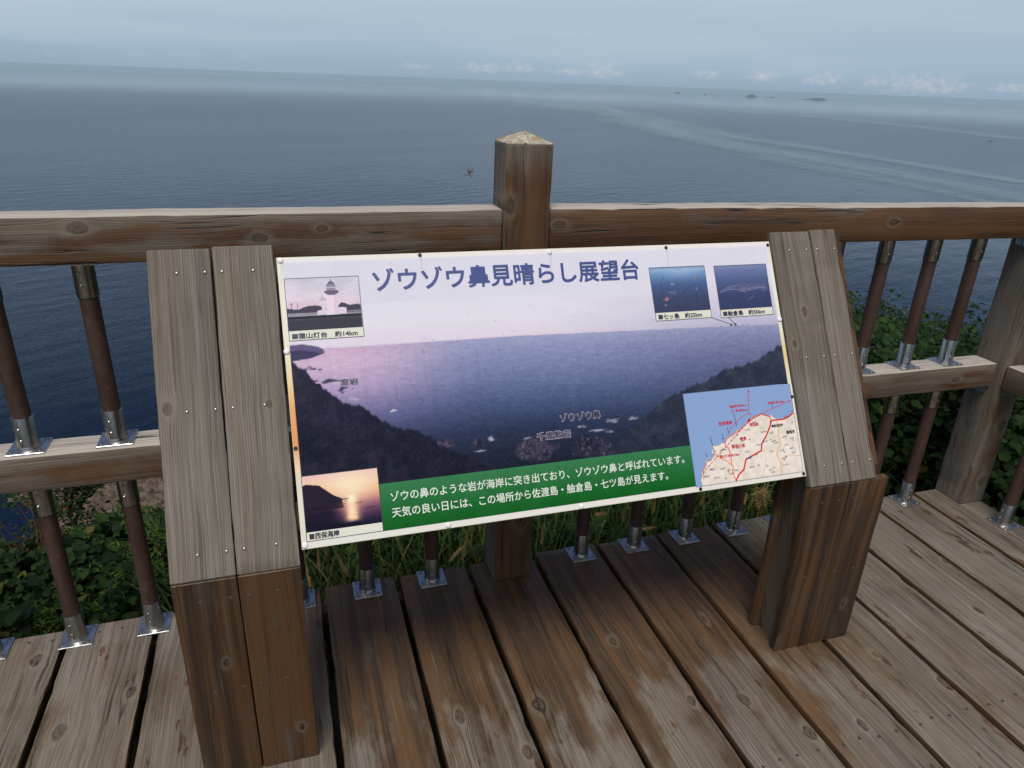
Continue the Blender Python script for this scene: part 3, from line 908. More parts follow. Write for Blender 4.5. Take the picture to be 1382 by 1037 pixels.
def raster(name, u0, v0, u1, v1, res, fn, d, parent, mat, uv=None):
    """a printed picture: a fine grid on the sign face coloured point by point by fn(U, V) -> sRGB 0..255"""
    nu, nv = max(2, int(round((u1 - u0) / res))), max(2, int(round((v1 - v0) / res)))
    us, vs_ = np.linspace(u0, u1, nu + 1), np.linspace(v0, v1, nv + 1)
    U, V = np.meshgrid(us, vs_)
    C = fn(U, V)
    P = np.array(SO)[None, None, :] + U[..., None] * np.array([1, 0, 0]) + V[..., None] * np.array(SV) + d * np.array(SN)
    I = np.arange((nu + 1) * (nv + 1)).reshape(nv + 1, nu + 1)
    F = np.stack([I[:-1, :-1], I[:-1, 1:], I[1:, 1:], I[1:, :-1]], -1).reshape(-1, 4)
    me = np_mesh(name, P.reshape(-1, 3), F)
    at = me.color_attributes.new('ink', 'FLOAT_COLOR', 'POINT')
    lin = np.clip(srgb(np.clip(C, 0, 255)) * PRINT_K, 0, 0.88).reshape(-1, 3)
    at.data.foreach_set('color', np.concatenate([lin, np.ones((len(lin), 1))], 1).astype(np.float32).ravel())
    return link(name, me, mat, parent)

def over(C, mask, col):
    return C * (1 - mask[..., None]) + np.asarray(col, float) * mask[..., None]

def grad(x, stops):
    xs = [s[0] for s in stops]
    return np.stack([np.interp(x, xs, [s[1][k] for s in stops]) for k in range(3)], -1)

def pline(U, V, pts, w, soft=0.0006):
    d = np.full(U.shape, 1e9)
    for (x0, y0), (x1, y1) in zip(pts[:-1], pts[1:]):
        vx, vy = x1 - x0, y1 - y0
        L2 = vx * vx + vy * vy + 1e-12
        t = np.clip(((U - x0) * vx + (V - y0) * vy) / L2, 0, 1)
        d = np.minimum(d, np.hypot(U - x0 - t * vx, V - y0 - t * vy))
    return 1 - sstep(d, w / 2 - soft, w / 2 + soft)

def poly(U, V, pts):
    ins = np.zeros(U.shape, bool)
    n = len(pts)
    for i in range(n):
        (x0, y0), (x1, y1) = pts[i], pts[(i + 1) % n]
        c = ((y0 > V) != (y1 > V)) & (U < (x1 - x0) * (V - y0) / (y1 - y0 + 1e-12) + x0)
        ins ^= c
    return ins.astype(float)

def below(U, V, pts, soft=0.002, jag=0.004, fq=160, seed=5):
    """1 below a ragged line through pts (u rising)"""
    y = np.interp(U, [p[0] for p in pts], [p[1] for p in pts])
    y = y + (fbm(U * fq, V * 0 + 3.3, 4, seed) - 0.5) * 2 * jag
    return 1 - sstep(V, y - soft, y + soft)

def art_sheet(U, V):
    C = np.zeros(U.shape + (3,)) + np.array([222, 221, 238.0])
    C = C + (fbm(U * 12, V * 12, 3, 1)[..., None] - 0.5) * 6
    ph = (V < 0.5605) & (U > 0.0118) & (U < 1.2625) & (V > 0.0475)
    hz = np.interp(U, [0.08, 0.533, 1.262], [0.4600, 0.4588, 0.4420])
    t = np.clip((0.5605 - V) / (0.5605 - hz), 0, 1)
    right = sstep(U, 0.45, 1.2)
    sky_l = grad(t, [(0, (226, 226, 240)), (0.5, (228, 225, 239)), (1, (226, 216, 233))])
    sky_r = grad(t, [(0, (216, 212, 230)), (0.5, (208, 206, 226)), (1, (186, 184, 212))])
    sky = sky_l * (1 - right[..., None]) + sky_r * right[..., None]
    sky += ((fbm(U * 9, V * 40, 4, 12) - 0.5) * 12 * (0.4 + right))[..., None]
    s = np.clip((hz - V) / 0.32, 0, 1)
    sea_l = grad(s, [(0, (206, 176, 206)), (0.10, (212, 184, 212)), (0.28, (184, 162, 202)), (0.5, (104, 104, 148)), (0.70, (50, 56, 88)), (1, (28, 34, 52))])
    sea_c = grad(s, [(0, (158, 164, 200)), (0.12, (138, 146, 188)), (0.3, (110, 122, 164)), (0.5, (74, 88, 128)), (0.68, (44, 56, 86)), (0.85, (32, 40, 60)), (1, (26, 32, 48))])
    sea_r = grad(s, [(0, (148, 154, 192)), (0.10, (128, 134, 174)), (0.3, (98, 106, 146)), (0.5, (72, 84, 120)), (0.75, (46, 58, 88)), (1, (34, 44, 64))])
    a, b = sstep(U, 0.10, 0.46), sstep(U, 0.6, 1.15)
    sea = sea_l * (1 - a[..., None]) + sea_c * a[..., None]
    sea = sea * (1 - b[..., None]) + sea_r * b[..., None]
    sea += ((fbm(U * 60, V * 260, 3, 3) - 0.5) * 18 * sstep(V, 0.15, 0.35) + (fbm(U * 220, V * 500, 2, 4) - 0.5) * 16)[..., None]
    P = np.where((V > hz)[..., None], sky, sea)
    line = np.exp(-((V - hz) / 0.0022) ** 2)
    P = P * (1 - 0.25 * line[..., None]) + np.array([150, 146, 186]) * 0.25 * line[..., None]
    # distant cape, left
    cape = [(0.0118, 0.4728), (0.0406, 0.4735), (0.055, 0.470), (0.0726, 0.466), (0.0823, 0.4585), (0.084, 0.4375)]
    m = below(U, V, cape, 0.001, 0.0012) * sstep(V, 0.4370, 0.4392) * (U < 0.0845)
    m *= 1 - sstep(V, 0, 1) * 0
    lowcut = sstep(V, np.interp(U, [0.0118, 0.054, 0.087], [0.4375, 0.4415, 0.452]) - 0.001, np.interp(U, [0.0118, 0.054, 0.087], [0.4375, 0.4415, 0.452]) + 0.001)
    P = over(P, m * lowcut * 0.9, (88, 82, 122))
    m2 = below(U, V, [(0.0118, 0.4600), (0.03, 0.4610), (0.06, 0.456), (0.0868, 0.449)], 0.001, 0.0015) * lowcut * (U < 0.0875)
    P = over(P, m2 * 0.9, (66, 64, 98))
    # reefs and surf
    rng = np.random.default_rng(3)
    for (cu, cv, w, h, n_) in ((0.056, 0.418, 0.016, 0.002, 6), (0.088, 0.388, 0.022, 0.004, 14), (0.112, 0.366, 0.016, 0.005, 10), (0.137, 0.364, 0.003, 0.002, 2)):
        for _ in range(n_):
            x, y = cu + rng.normal(0, w * 0.45), cv + rng.normal(0, h * 0.6)
            e = np.exp(-(((U - x) / (w * 0.22)) ** 2 + ((V - y) / 0.0016) ** 2))
            P = over(P, np.clip(e * 1.2, 0, 0.85), (62, 60, 92))
    surf = ((0.745, 0.2325, 0.013, 0.0035, 18), (0.798, 0.2330, 0.011, 0.0035, 12), (0.66, 0.226, 0.012, 0.002, 8), (0.705, 0.213, 0.022, 0.0028, 18), (0.736, 0.207, 0.010, 0.002, 6),
            (0.436, 0.2180, 0.0045, 0.0055, 14), (0.408, 0.1965, 0.010, 0.0012, 7), (0.525, 0.2135, 0.009, 0.0022, 6), (0.133, 0.341, 0.012, 0.0028, 10), (0.10, 0.383, 0.016, 0.002, 8), (0.64, 0.242, 0.002, 0.002, 2))
    for cu, cv, w, h, n_ in surf:
        for _ in range(n_):
            x, y = cu + rng.normal(0, w * 0.5), cv + rng.normal(0, h * 0.6)
            e = np.exp(-(((U - x) / 0.0045) ** 2 + ((V - y) / 0.0014) ** 2))
            P = over(P, np.clip(e * rng.uniform(0.15, 0.75), 0, 0.8), (190, 186, 206))
    # near rocks
    for cu, cv, w, h, c in ((0.33, 0.222, 0.03, 0.012, (62, 56, 82)), (0.545, 0.185, 0.05, 0.03, (72, 68, 86)), (0.40, 0.213, 0.02, 0.015, (50, 50, 76)), (0.68, 0.18, 0.06, 0.03, (44, 46, 66)), (0.72, 0.165, 0.02, 0.02, (58, 56, 74))):
        r = ((U - cu) / w) ** 2 + ((V - cv) / h) ** 2 + (fbm(U * 60, V * 60, 4, 31) - 0.5) * 1.6
        P = over(P, (1 - sstep(r, 0.5, 1.1)) * 0.8, c)
        P = over(P, (1 - sstep(r, 0.4, 1.0)) * sstep(fbm(U * 170, V * 170, 4, 37), 0.5, 0.72) * 0.7, (26, 26, 44))
        P = over(P, (1 - sstep(r, 0.4, 1.0)) * sstep(fbm(U * 190, V * 190, 4, 39), 0.58, 0.75) * 0.5, (140, 122, 138))
    # wooded slopes
    cl = [(0.0, 0.445), (0.0133, 0.4365), (0.0397, 0.4152), (0.0542, 0.3948), (0.0764, 0.3695), (0.1068, 0.3411), (0.1264, 0.3286), (0.1552, 0.3237), (0.1782, 0.2999), (0.2139, 0.2725), (0.2519, 0.2620), (0.30, 0.240), (0.318, 0.215), (0.36, 0.195), (0.42, 0.17), (0.47, 0.13), (1.3, 0.0)]
    tx = 0.5 + (0.55 * (fbm(U * 34, V * 40, 5, 15) - 0.5) + 0.5 * (fbm(U * 300, V * 300, 3, 19) - 0.5))
    ml = below(U, V, cl, 0.0036, 0.008, 150, 8) * 0.90
    tree = grad(tx, [(0, (14, 17, 32)), (0.45, (23, 26, 43)), (0.6, (31, 34, 51)), (1, (52, 52, 68))])
    tree += (sstep(V, 0.36, 0.14) * 0)[..., None]
    P = P * (1 - ml[..., None]) + tree * ml[..., None]
    warm = sstep(fbm(U * 30, V * 30, 3, 33), 0.5, 0.7) * sstep(V, 0.26, 0.2) * ml
    P = over(P, warm * 0.25, (84, 66, 80))
    cr = [(0.0, -0.1), (0.70, 0.13), (0.7386, 0.1799), (0.8013, 0.2153), (0.8399, 0.2381), (0.8984, 0.2701), (0.9695, 0.2965), (1.0215, 0.3113), (1.0692, 0.3325), (1.1408, 0.338), (1.19, 0.357), (1.2335, 0.3768), (1.2554, 0.3868), (1.3, 0.40)]
    mr = below(U, V, cr, 0.0040, 0.010, 120, 18) * 0.86
    tr = grad(tx, [(0, (24, 30, 46)), (0.45, (38, 45, 62)), (0.6, (50, 57, 73)), (1, (72, 78, 90))])
    P = P * (1 - mr[..., None]) + tr * mr[..., None]
    # boat
    P = over(P, pline(U, V, [(0.2135, 0.3065), (0.2265, 0.3075)], 0.0022), (222, 212, 226))
    P = over(P, pline(U, V, [(0.218, 0.3085), (0.221, 0.3105)], 0.002), (222, 212, 226))
    # islands on the printed horizon
    for x in (1.085, 1.112, 1.128, 1.15, 1.165):
        P = over(P, pline(U, V, [(x - 0.004, 0.4475), (x + 0.004, 0.447)], 0.0016), (110, 108, 148))
    fade = sstep(V, 0.5605, 0.552)
    ph_m = ph * np.maximum(fade, sstep(V, 0.5605, 0.5595) * 0.35)
    C = C * (1 - ph_m[..., None]) + P * ph_m[..., None]
    # hairline crazing of the old print
    for _ in range(46):
        x, y = rng.uniform(0.1, 1.2), rng.uniform(0.16, 0.42)
        pts = [(x, y)]
        ang = rng.choice([-1.5, -1.7, -1.3, 0.4, 0.1])
        for _k in range(6):
            ang += rng.normal(0, 0.25)
            pts.append((pts[-1][0] + math.cos(ang) * 0.011, pts[-1][1] + math.sin(ang) * 0.011))
        C = over(C, pline(U, V, pts, 0.0008, 0.0009) * 0.22, (40, 40, 62))
    # rain streaks
    stv = fbm(U * 150, V * 2.2, 3, 61)
    C = over(C, sstep(stv, 0.60, 0.75) * 0.05 * ph * sstep(V, 0.5, 0.4), (60, 60, 90))
    # cream border, stained orange on the left where the ink layer has lifted
    u_in = np.minimum(U - 0.0, 1.2712 - U)
    v_in = np.minimum(V - 0.033, 0.670 - V)
    bord = np.maximum(1 - sstep(u_in, 0.0108, 0.0122), np.maximum(1 - sstep(V, 0.0465, 0.0478), sstep(V, 0.6570, 0.6585)))
    lc = grad(V, [(0.03, (226, 222, 212)), (0.17, (228, 222, 208)), (0.21, (240, 214, 180)), (0.255, (232, 158, 104)), (0.33, (236, 172, 116)), (0.385, (240, 214, 166)), (0.46, (238, 234, 214)), (0.67, (240, 238, 234))])
    rc = grad(V, [(0.03, (228, 224, 216)), (0.30, (230, 226, 214)), (0.36, (226, 204, 150)), (0.42, (234, 226, 200)), (0.5, (236, 236, 224)), (0.67, (238, 236, 236))])
    bc = np.where((U < 0.6)[..., None], lc, rc)
    bc = np.where(((V < 0.0475) | (V > 0.658))[..., None], np.array([229, 226, 220.0]) + (V > 0.6)[..., None] * np.array([8, 8, 14.0]), bc)
    C = C * (1 - bord[..., None]) + bc * bord[..., None]
    for x, y in ((0.3177, 0.6646), (0.9579, 0.6623), (0.6376, 0.6618), (1.2650, 0.6598), (0.0078, 0.6632)):
        run = np.exp(-((U - x - 0.0015 * np.sin(V * 60)) / 0.0022) ** 2) * sstep(V, y - 0.10, y) * (V < y)
        C = over(C, run * 0.22, (150, 132, 112))
    for _ in range(90):
        x, y = rng.uniform(0.02, 1.25), rng.uniform(0.16, 0.65)
        C = over(C, np.exp(-(((U - x) / 0.0013) ** 2 + ((V - y) / 0.0013) ** 2)) * rng.uniform(0.15, 0.6), (70, 66, 76))
    C += (fbm(U * 400, V * 400, 2, 71)[..., None] - 0.5) * 9
    return C

def art_lighthouse(U, V):
    a, b = (U - 0.0135) / 0.1575, (V - 0.504) / 0.117
    C = grad(b, [(0, (70, 72, 92)), (0.34, (226, 196, 216)), (0.6, (224, 210, 226)), (1, (206, 206, 224))])
    C += ((fbm(a * 4, b * 6, 4, 2) - 0.5) * 34)[..., None]
    hill = below(a, b, [(0, 0.42), (0.14, 0.40), (0.30, 0.47), (0.44, 0.46), (0.55, 0.36), (0.64, 0.36), (0.74, 0.50), (0.86, 0.44), (0.97, 0.46), (1, 0.44)], 0.01, 0.02, 24)
    C = over(C, hill, (76, 74, 92))
    C = over(C, (b < 0.31).astype(float), (150, 146, 164))
    C = over(C, (b < 0.27).astype(float), (52, 56, 66))
    C = over(C, (b < 0.22).astype(float), (78, 78, 86))
    C = over(C, (b < 0.19).astype(float), (66, 68, 80))
    for k in range(14):
        C = over(C, pline(a, b, [(0.02 + k * 0.03, 0.27), (0.02 + k * 0.03, 0.33)], 0.006, 0.003) * (0.02 + k * 0.03 < 0.42), (190, 186, 200))
    C = over(C, pline(a, b, [(0, 0.325), (0.42, 0.32)], 0.01, 0.004), (190, 186, 200))
    C = over(C, pline(a, b, [(0.82, 0.33), (1, 0.33)], 0.01, 0.004), (190, 186, 200))
    C = over(C, poly(a, b, [(0.40, 0.28), (0.80, 0.28), (0.80, 0.40), (0.70, 0.41), (0.40, 0.36)]), (226, 212, 228))
    C = over(C, poly(a, b, [(0.455, 0.28), (0.475, 0.58), (0.505, 0.58), (0.515, 0.28)]), (222, 214, 230))
    C = over(C, poly(a, b, [(0.44, 0.55), (0.44, 0.60), (0.53, 0.60), (0.53, 0.55)]), (196, 190, 212))
    C = over(C, poly(a, b, [(0.47, 0.6), (0.485, 0.7), (0.50, 0.6)]), (190, 186, 206))
    C = over(C, poly(a, b, [(0.52, 0.27), (0.555, 0.68), (0.675, 0.68), (0.70, 0.27)]), (236, 220, 236))
    C = over(C, poly(a, b, [(0.63, 0.27), (0.645, 0.68), (0.675, 0.68), (0.70, 0.27)]) * 0.5, (206, 190, 214))
    C = over(C, poly(a, b, [(0.515, 0.70), (0.525, 0.74), (0.71, 0.74), (0.72, 0.70), (0.66, 0.655), (0.57, 0.655)]), (108, 104, 128))
    C = over(C, poly(a, b, [(0.555, 0.74), (0.555, 0.86), (0.68, 0.86), (0.68, 0.74)]), (150, 144, 168))
    C = over(C, poly(a, b, [(0.545, 0.79), (0.545, 0.815), (0.69, 0.815), (0.69, 0.79)]), (206, 196, 216))
    C = over(C, poly(a, b, [(0.565, 0.86), (0.59, 0.92), (0.645, 0.92), (0.67, 0.86)]), (118, 112, 136))
    C = over(C, pline(a, b, [(0.617, 0.92), (0.617, 0.965)], 0.012, 0.004), (118, 112, 136))
    for x in (0.06, 0.14):
        C = over(C, pline(a, b, [(x, 0.42), (x, 0.54 if x < 0.1 else 0.52)], 0.008, 0.004), (90, 88, 110))
    C = over(C, pline(a, b, [(0.035, 0.50), (0.085, 0.51)], 0.008, 0.004), (90, 88, 110))
    return C + (fbm(a * 90, b * 70, 2, 5)[..., None] - 0.5) * 16

def art_islets(U, V):
    a, b = (U - 0.9005) / 0.160, (V - 0.4935) / 0.1172
    C = grad(b, [(0, (62, 68, 98)), (0.3, (66, 76, 112)), (0.6, (78, 98, 146)), (0.85, (112, 146, 196)), (0.94, (150, 178, 214)), (1, (120, 140, 180))])
    gl = np.exp(-(((a - 0.55) / 0.3) ** 2 + ((b - 0.88) / 0.12) ** 2))
    C = over(C, gl * 0.4, (170, 206, 232))
    rng = np.random.default_rng(9)
    for cu, cv, w, n_, c in ((0.24, 0.29, 0.045, 26, (206, 130, 136)), (0.38, 0.60, 0.03, 8, (200, 160, 170)), (0.36, 0.43, 0.035, 7, (180, 176, 196)), (0.81, 0.73, 0.04, 14, (146, 116, 126)), (0.54, 0.93, 0.05, 8, (140, 140, 150)), (0.80, 0.49, 0.02, 4, (160, 150, 170)), (0.21, 0.15, 0.03, 6, (176, 180, 200))):
        for _ in range(n_):
            x, y = cu + rng.normal(0, w * 0.7), cv + rng.normal(0, w * 0.45)
            e = np.exp(-(((a - x) / 0.013) ** 2 + ((b - y) / 0.011) ** 2))
            C = over(C, np.clip(e * rng.uniform(0.2, 0.8), 0, 0.8), c)
    for pts in ([(0.24, 0.80), (0.17, 0.62), (0.18, 0.42), (0.22, 0.28)], [(0.66, 0.52), (0.56, 0.44), (0.54, 0.34), (0.58, 0.18), (0.6, 0.04)], [(0.8, 0.44), (0.78, 0.25), (0.8, 0.06)], [(0.22, 0.52), (0.34, 0.49)], [(0.4, 0.2), (0.44, 0.04)]):
            C = over(C, pline(a, b, pts, 0.009, 0.006) * 0.5, (38, 44, 72))
    return C + (fbm(a * 120, b * 90, 2, 5)[..., None] - 0.5) * 22

def art_flat_island(U, V):
    a, b = (U - 1.089) / 0.1592, (V - 0.4905) / 0.1178
    C = grad(b, [(0, (58, 66, 102)), (0.3, (62, 72, 112)), (0.65, (84, 98, 146)), (0.9, (112, 126, 172)), (1, (128, 138, 180))])
    isl = [(0.06, 0.40), (0.16, 0.47), (0.26, 0.53), (0.42, 0.56), (0.52, 0.59), (0.62, 0.56), (0.78, 0.57), (0.93, 0.53), (0.98, 0.50), (0.95, 0.44), (0.8, 0.45), (0.66, 0.42), (0.5, 0.40), (0.34, 0.44), (0.2, 0.45)]
    e = poly(a, b + (fbm(a * 40, b * 40, 3, 4) - 0.5) * 0.03, isl)
    tx = fbm(a * 50, b * 60, 4, 8)
    C = over(C, e * 0.40, (100, 102, 134))
    C = over(C, e * sstep(tx, 0.52, 0.68) * 0.6, (140, 132, 150))
    for pts in (isl[9:] + isl[:1], [(0.5, 0.46), (0.6, 0.45), (0.72, 0.47), (0.92, 0.46), (0.93, 0.41), (0.85, 0.38)], [(0.58, 0.21), (0.68, 0.28)], [(0.42, 0.42), (0.54, 0.36)], [(0.06, 0.40), (0.2, 0.50), (0.36, 0.53)]):
        C = over(C, pline(a, b, pts, 0.014, 0.008) * 0.5 * (0.3 + tx), (186, 182, 204))
    C = over(C, pline(a, b, [(0.60, 0.87), (0.78, 0.86)], 0.010, 0.006) * 0.6, (60, 70, 110))
    return C + (fbm(a * 120, b * 90, 2, 5)[..., None] - 0.5) * 22

def art_sunset(U, V):
    a, b = (U - 0.0118) / 0.160, (V - 0.0665) / 0.1195
    C = grad(b, [(0, (24, 22, 46)), (0.12, (44, 34, 62)), (0.3, (104, 66, 96)), (0.44, (168, 108, 116)), (0.50, (206, 136, 122)), (0.62, (236, 176, 140)), (0.8, (244, 206, 176)), (1, (238, 196, 196))])
    glow = np.exp(-(((a - 0.62) / 0.30) ** 2 + ((b - 0.72) / 0.30) ** 2))
    C = over(C, glow * 0.75, (255, 240, 208))
    C = over(C, np.exp(-(((a - 0.62) / 0.06) ** 2 + ((b - 0.5) / 0.07) ** 2)) * 0.95, (255, 246, 214))
    rip = 0.7 + 0.7 * (fbm(a * 18, b * 70, 3, 3) - 0.2)
    C = over(C, below(a, b, [(0, 0.82), (0.05, 0.845), (0.22, 0.80), (0.32, 0.68), (0.42, 0.58), (0.5, 0.52), (0.505, 0.4), (1, -1)], 0.006, 0.012, 30) * (b > 0.36 - 0.0 * a), (40, 32, 50))
    C = over(C, below(a, b, [(0, 0.82), (0.05, 0.845), (0.22, 0.80), (0.32, 0.68), (0.42, 0.58), (0.5, 0.52), (0.505, 0.4), (1, -1)], 0.006, 0.012, 30) * sstep(b, 0.5, 0.3) * sstep(a, 0.55, 0.3), (30, 26, 46))
    for x, y, w in ((0.53, 0.505, 0.08), (0.70, 0.41, 0.05), (0.86, 0.30, 0.05), (0.52, 0.42, 0.07), (0.58, 0.47, 0.04)):
        C = over(C, pline(a, b, [(x - w, y), (x + w, y + 0.01)], 0.018, 0.008) * 0.9, (58, 40, 62))
    col_m = np.exp(-((a - 0.615) / (0.075 + 0.03 * (0.5 - b))) ** 2) * sstep(b, 0.06, 0.16) * sstep(b, 0.52, 0.46)
    C = over(C, np.clip(col_m * rip * 1.3, 0, 1), (255, 214, 164))
    C = over(C, np.exp(-((a - 0.615) / 0.045) ** 2) * sstep(b, 0.10, 0.26) * sstep(b, 0.60, 0.52), (255, 246, 214))
    C = over(C, np.exp(-((a - 0.61) / 0.16) ** 2) * sstep(b, 0.5, 0.4) * sstep(b, 0.05, 0.3) * 0.22, (230, 130, 110))
    C = over(C, below(a, b, [(0, 0.18), (0.2, 0.12), (0.45, 0.08), (0.6, 0.10), (0.72, 0.04), (1, 0.0)], 0.01, 0.05, 20), (22, 22, 42))
    return C + (fbm(a * 120, b * 90, 2, 5)[..., None] - 0.5) * 14

def art_map(U, V):
    C = np.zeros(U.shape + (3,)) + np.array([138, 166, 214.0])
    coast = [(1.27, 0.21), (1.2603, 0.2027), (1.2428, 0.1925), (1.2202, 0.1882), (1.2023, 0.1913), (1.1921, 0.2028), (1.1819, 0.1973), (1.167, 0.2079), (1.1527, 0.2041), (1.1335, 0.1982), (1.1203, 0.1917), (1.1102, 0.185), (1.0967, 0.176), (1.081, 0.1712), (1.0672, 0.1598), (1.0519, 0.1563), (1.0442, 0.1456), (1.0323, 0.1444), (1.0243, 0.1402), (1.0071, 0.1408), (1.0029, 0.1248), (1.0106, 0.1189), (0.9966, 0.1041), (0.9851, 0.1042), (0.9821, 0.1121), (0.9839, 0.0968), (0.9666, 0.0788), (0.9678, 0.0686), (0.9612, 0.0632), (0.9641, 0.04)]
    jx = (fbm(U * 260, V * 260, 3, 6) - 0.5) * 0.004
    jy = (fbm(U * 260 + 40, V * 260, 3, 16) - 0.5) * 0.004
    land = poly(U + jx, V + jy, coast + [(1.3, 0.03), (1.3, 0.21)])
    lc = grad(fbm(U * 70, V * 70, 4, 7), [(0, (212, 208, 190)), (0.45, (230, 220, 210)), (0.6, (238, 226, 218)), (1, (246, 236, 232))])
    C = C * (1 - land[..., None]) + lc * land[..., None]
    C = over(C, pline(U + jx, V + jy, coast, 0.0012) * 0.45, (150, 140, 140))
    for pts, w, c in (([(1.0135, 0.1186), (1.0289, 0.1067), (1.0423, 0.1), (1.0521, 0.0887)], 0.0026, (228, 140, 90)),
                      ([(1.2067, 0.1816), (1.2106, 0.1694), (1.2048, 0.1543), (1.2065, 0.1384), (1.2091, 0.1276), (1.1919, 0.1008), (1.1992, 0.074), (1.1976, 0.0482)], 0.0026, (230, 168, 120)),
                      ([(1.1992, 0.074), (1.215, 0.083), (1.226, 0.094), (1.248, 0.090), (1.262, 0.088)], 0.0018, (222, 186, 150)),
                      ([(1.155, 0.112), (1.158, 0.09), (1.148, 0.068), (1.140, 0.048)], 0.0016, (214, 186, 160)),
                      ([(0.9693, 0.062), (0.972, 0.085), (0.985, 0.1042), (1.0, 0.11), (1.0106, 0.1195), (1.0135, 0.1186)], 0.0022, (226, 140, 100)),
                      ([(1.1653, 0.2068), (1.1397, 0.1989), (1.1131, 0.1847), (1.0866, 0.1693), (1.0517, 0.1551), (1.0434, 0.1406), (1.0532, 0.1293), (1.0555, 0.1087), (1.0549, 0.0884), (1.0584, 0.0829), (1.053, 0.0683), (1.06, 0.0497)], 0.0027, (222, 112, 78)),
                      ([(1.2598, 0.2001), (1.2425, 0.1912), (1.2294, 0.1873), (1.1908, 0.1872), (1.1835, 0.1722), (1.1669, 0.1478), (1.1518, 0.1313), (1.1471, 0.1137), (1.1167, 0.1029), (1.0976, 0.0962), (1.0874, 0.0718), (1.0708, 0.0611), (1.061, 0.0471)], 0.0042, (206, 60, 54)),
                      ([(1.1908, 0.1872), (1.1880, 0.198), (1.1655, 0.2068)], 0.0030, (214, 90, 70))):
        C = over(C, pline(U, V, pts, w), c)
    def dashes(p, q, n, w, c):
        nonlocal C
        for k in range(n):
            t0, t1 = k / n, (k + 0.55) / n
            C = over(C, pline(U, V, [(p[0] + (q[0] - p[0]) * t0, p[1] + (q[1] - p[1]) * t0), (p[0] + (q[0] - p[0]) * t1, p[1] + (q[1] - p[1]) * t1)], w), c)
    RED = (196, 46, 66)
    dashes((1.1259, 0.2146), (1.1345, 0.268), 6, 0.0022, RED)
    dashes((1.1276, 0.1988), (1.2520, 0.2320), 14, 0.0020, RED)
    dashes((1.1220, 0.1920), (0.9740, 0.0810), 16, 0.0020, RED)
    C = over(C, poly(U, V, [(1.1322, 0.267), (1.1382, 0.266), (1.1356, 0.277)]), RED)
    C = over(C, poly(U, V, [(1.2500, 0.2352), (1.2518, 0.2290), (1.2590, 0.2342)]), RED)
    C = over(C, poly(U, V, [(0.9770, 0.0790), (0.9720, 0.0830), (0.9686, 0.0750)]), RED)
    C = over(C, pline(U, V, [(1.0582, 0.1672), (1.0700, 0.182), (1.0847, 0.1927), (1.1049, 0.2062), (1.1200, 0.211), (1.1298, 0.2116), (1.1363, 0.2057)], 0.0013), RED)
    C = over(C, pline(U, V, [(1.1245, 0.1945), (1.1246, 0.1946)], 0.0075), (190, 30, 60))
    C = over(C, pline(U, V, [(1.187, 0.184), (1.1871, 0.184)], 0.005), (140, 40, 80))
    C = over(C, pline(U, V, [(1.1115, 0.1005), (1.1116, 0.1005)], 0.0072), (50, 106, 168))
    # place names too small to read from here: grey specks of print
    rng = np.random.default_rng(17)
    spots = [(1.03, 0.128), (1.092, 0.143), (1.14, 0.178), (1.155, 0.160), (1.133, 0.187), (1.17, 0.203), (1.155, 0.135), (1.18, 0.155), (1.135, 0.128), (1.10, 0.115), (1.128, 0.105), (1.10, 0.098), (1.175, 0.108), (1.215, 0.14), (1.22, 0.12), (1.235, 0.11), (1.19, 0.128), (1.183, 0.133), (1.205, 0.106), (1.24, 0.135), (1.105, 0.075), (1.13, 0.077), (1.155, 0.072), (1.175, 0.066), (1.205, 0.085), (1.205, 0.068), (1.04, 0.075), (1.045, 0.065), (1.06, 0.072), (1.02, 0.080), (0.99, 0.082), (1.24, 0.098), (1.25, 0.176), (1.255, 0.205), (1.195, 0.170), (1.077, 0.127), (1.08, 0.16), (1.11, 0.17), (1.232, 0.192), (1.215, 0.09), (1.17, 0.055), (1.00, 0.06), (0.972, 0.066), (1.03, 0.055), (1.01, 0.126)]
    for k, (x, y) in enumerate(spots):
        dark = (70, 64, 92) if k % 3 else (40, 40, 66)
        for q in range(rng.integers(2, 5)):
            cx, cy = x + q * 0.0042, y + q * 0.0002
            for _ in range(4):
                p0 = (cx + rng.uniform(-0.0014, 0.0014), cy + rng.uniform(-0.0016, 0.0016))
                p1 = (p0[0] + rng.choice([0.0022, 0.0, 0.0015]), p0[1] + rng.choice([0.0, 0.0022, 0.0012]))
                C = over(C, pline(U, V, [p0, p1], 0.0009, 0.0005) * 0.75, dark)
    for x, y0, n_ in ((1.082, 0.215, 7), (1.058, 0.182, 4), (1.040, 0.163, 4), (1.005, 0.165, 9), (0.985, 0.122, 2), (1.2, 0.228, 2)):
        for q in range(n_):
            for _ in range(4):
                p0 = (x + q * 0.0004 + rng.uniform(-0.0014, 0.0014), y0 - q * 0.0052 + rng.uniform(-0.0018, 0.0018))
                C = over(C, pline(U, V, [p0, (p0[0] + rng.choice([0.002, 0.0]), p0[1] + rng.choice([0.0, 0.002]))], 0.0010, 0.0005) * 0.85, (52, 60, 96))
    for x, y in ((1.118, 0.147), (1.180, 0.139), (1.247, 0.131), (1.215, 0.103), (1.164, 0.062), (1.043, 0.072), (1.029, 0.1265)):
        C = over(C, poly(U, V, [(x - 0.0022, y - 0.0014), (x + 0.0022, y - 0.0014), (x, y + 0.0024)]), (30, 32, 56))
    C += (fbm(U * 900, V * 900, 2, 5)[..., None] - 0.5) * 14
    e = np.minimum(np.minimum(U - 0.945, 1.2635 - U), np.minimum(V - 0.0452, 0.280 - V))
    return over(C, (1 - sstep(e, 0.0006, 0.0014)) * 0.55, (70, 76, 100))

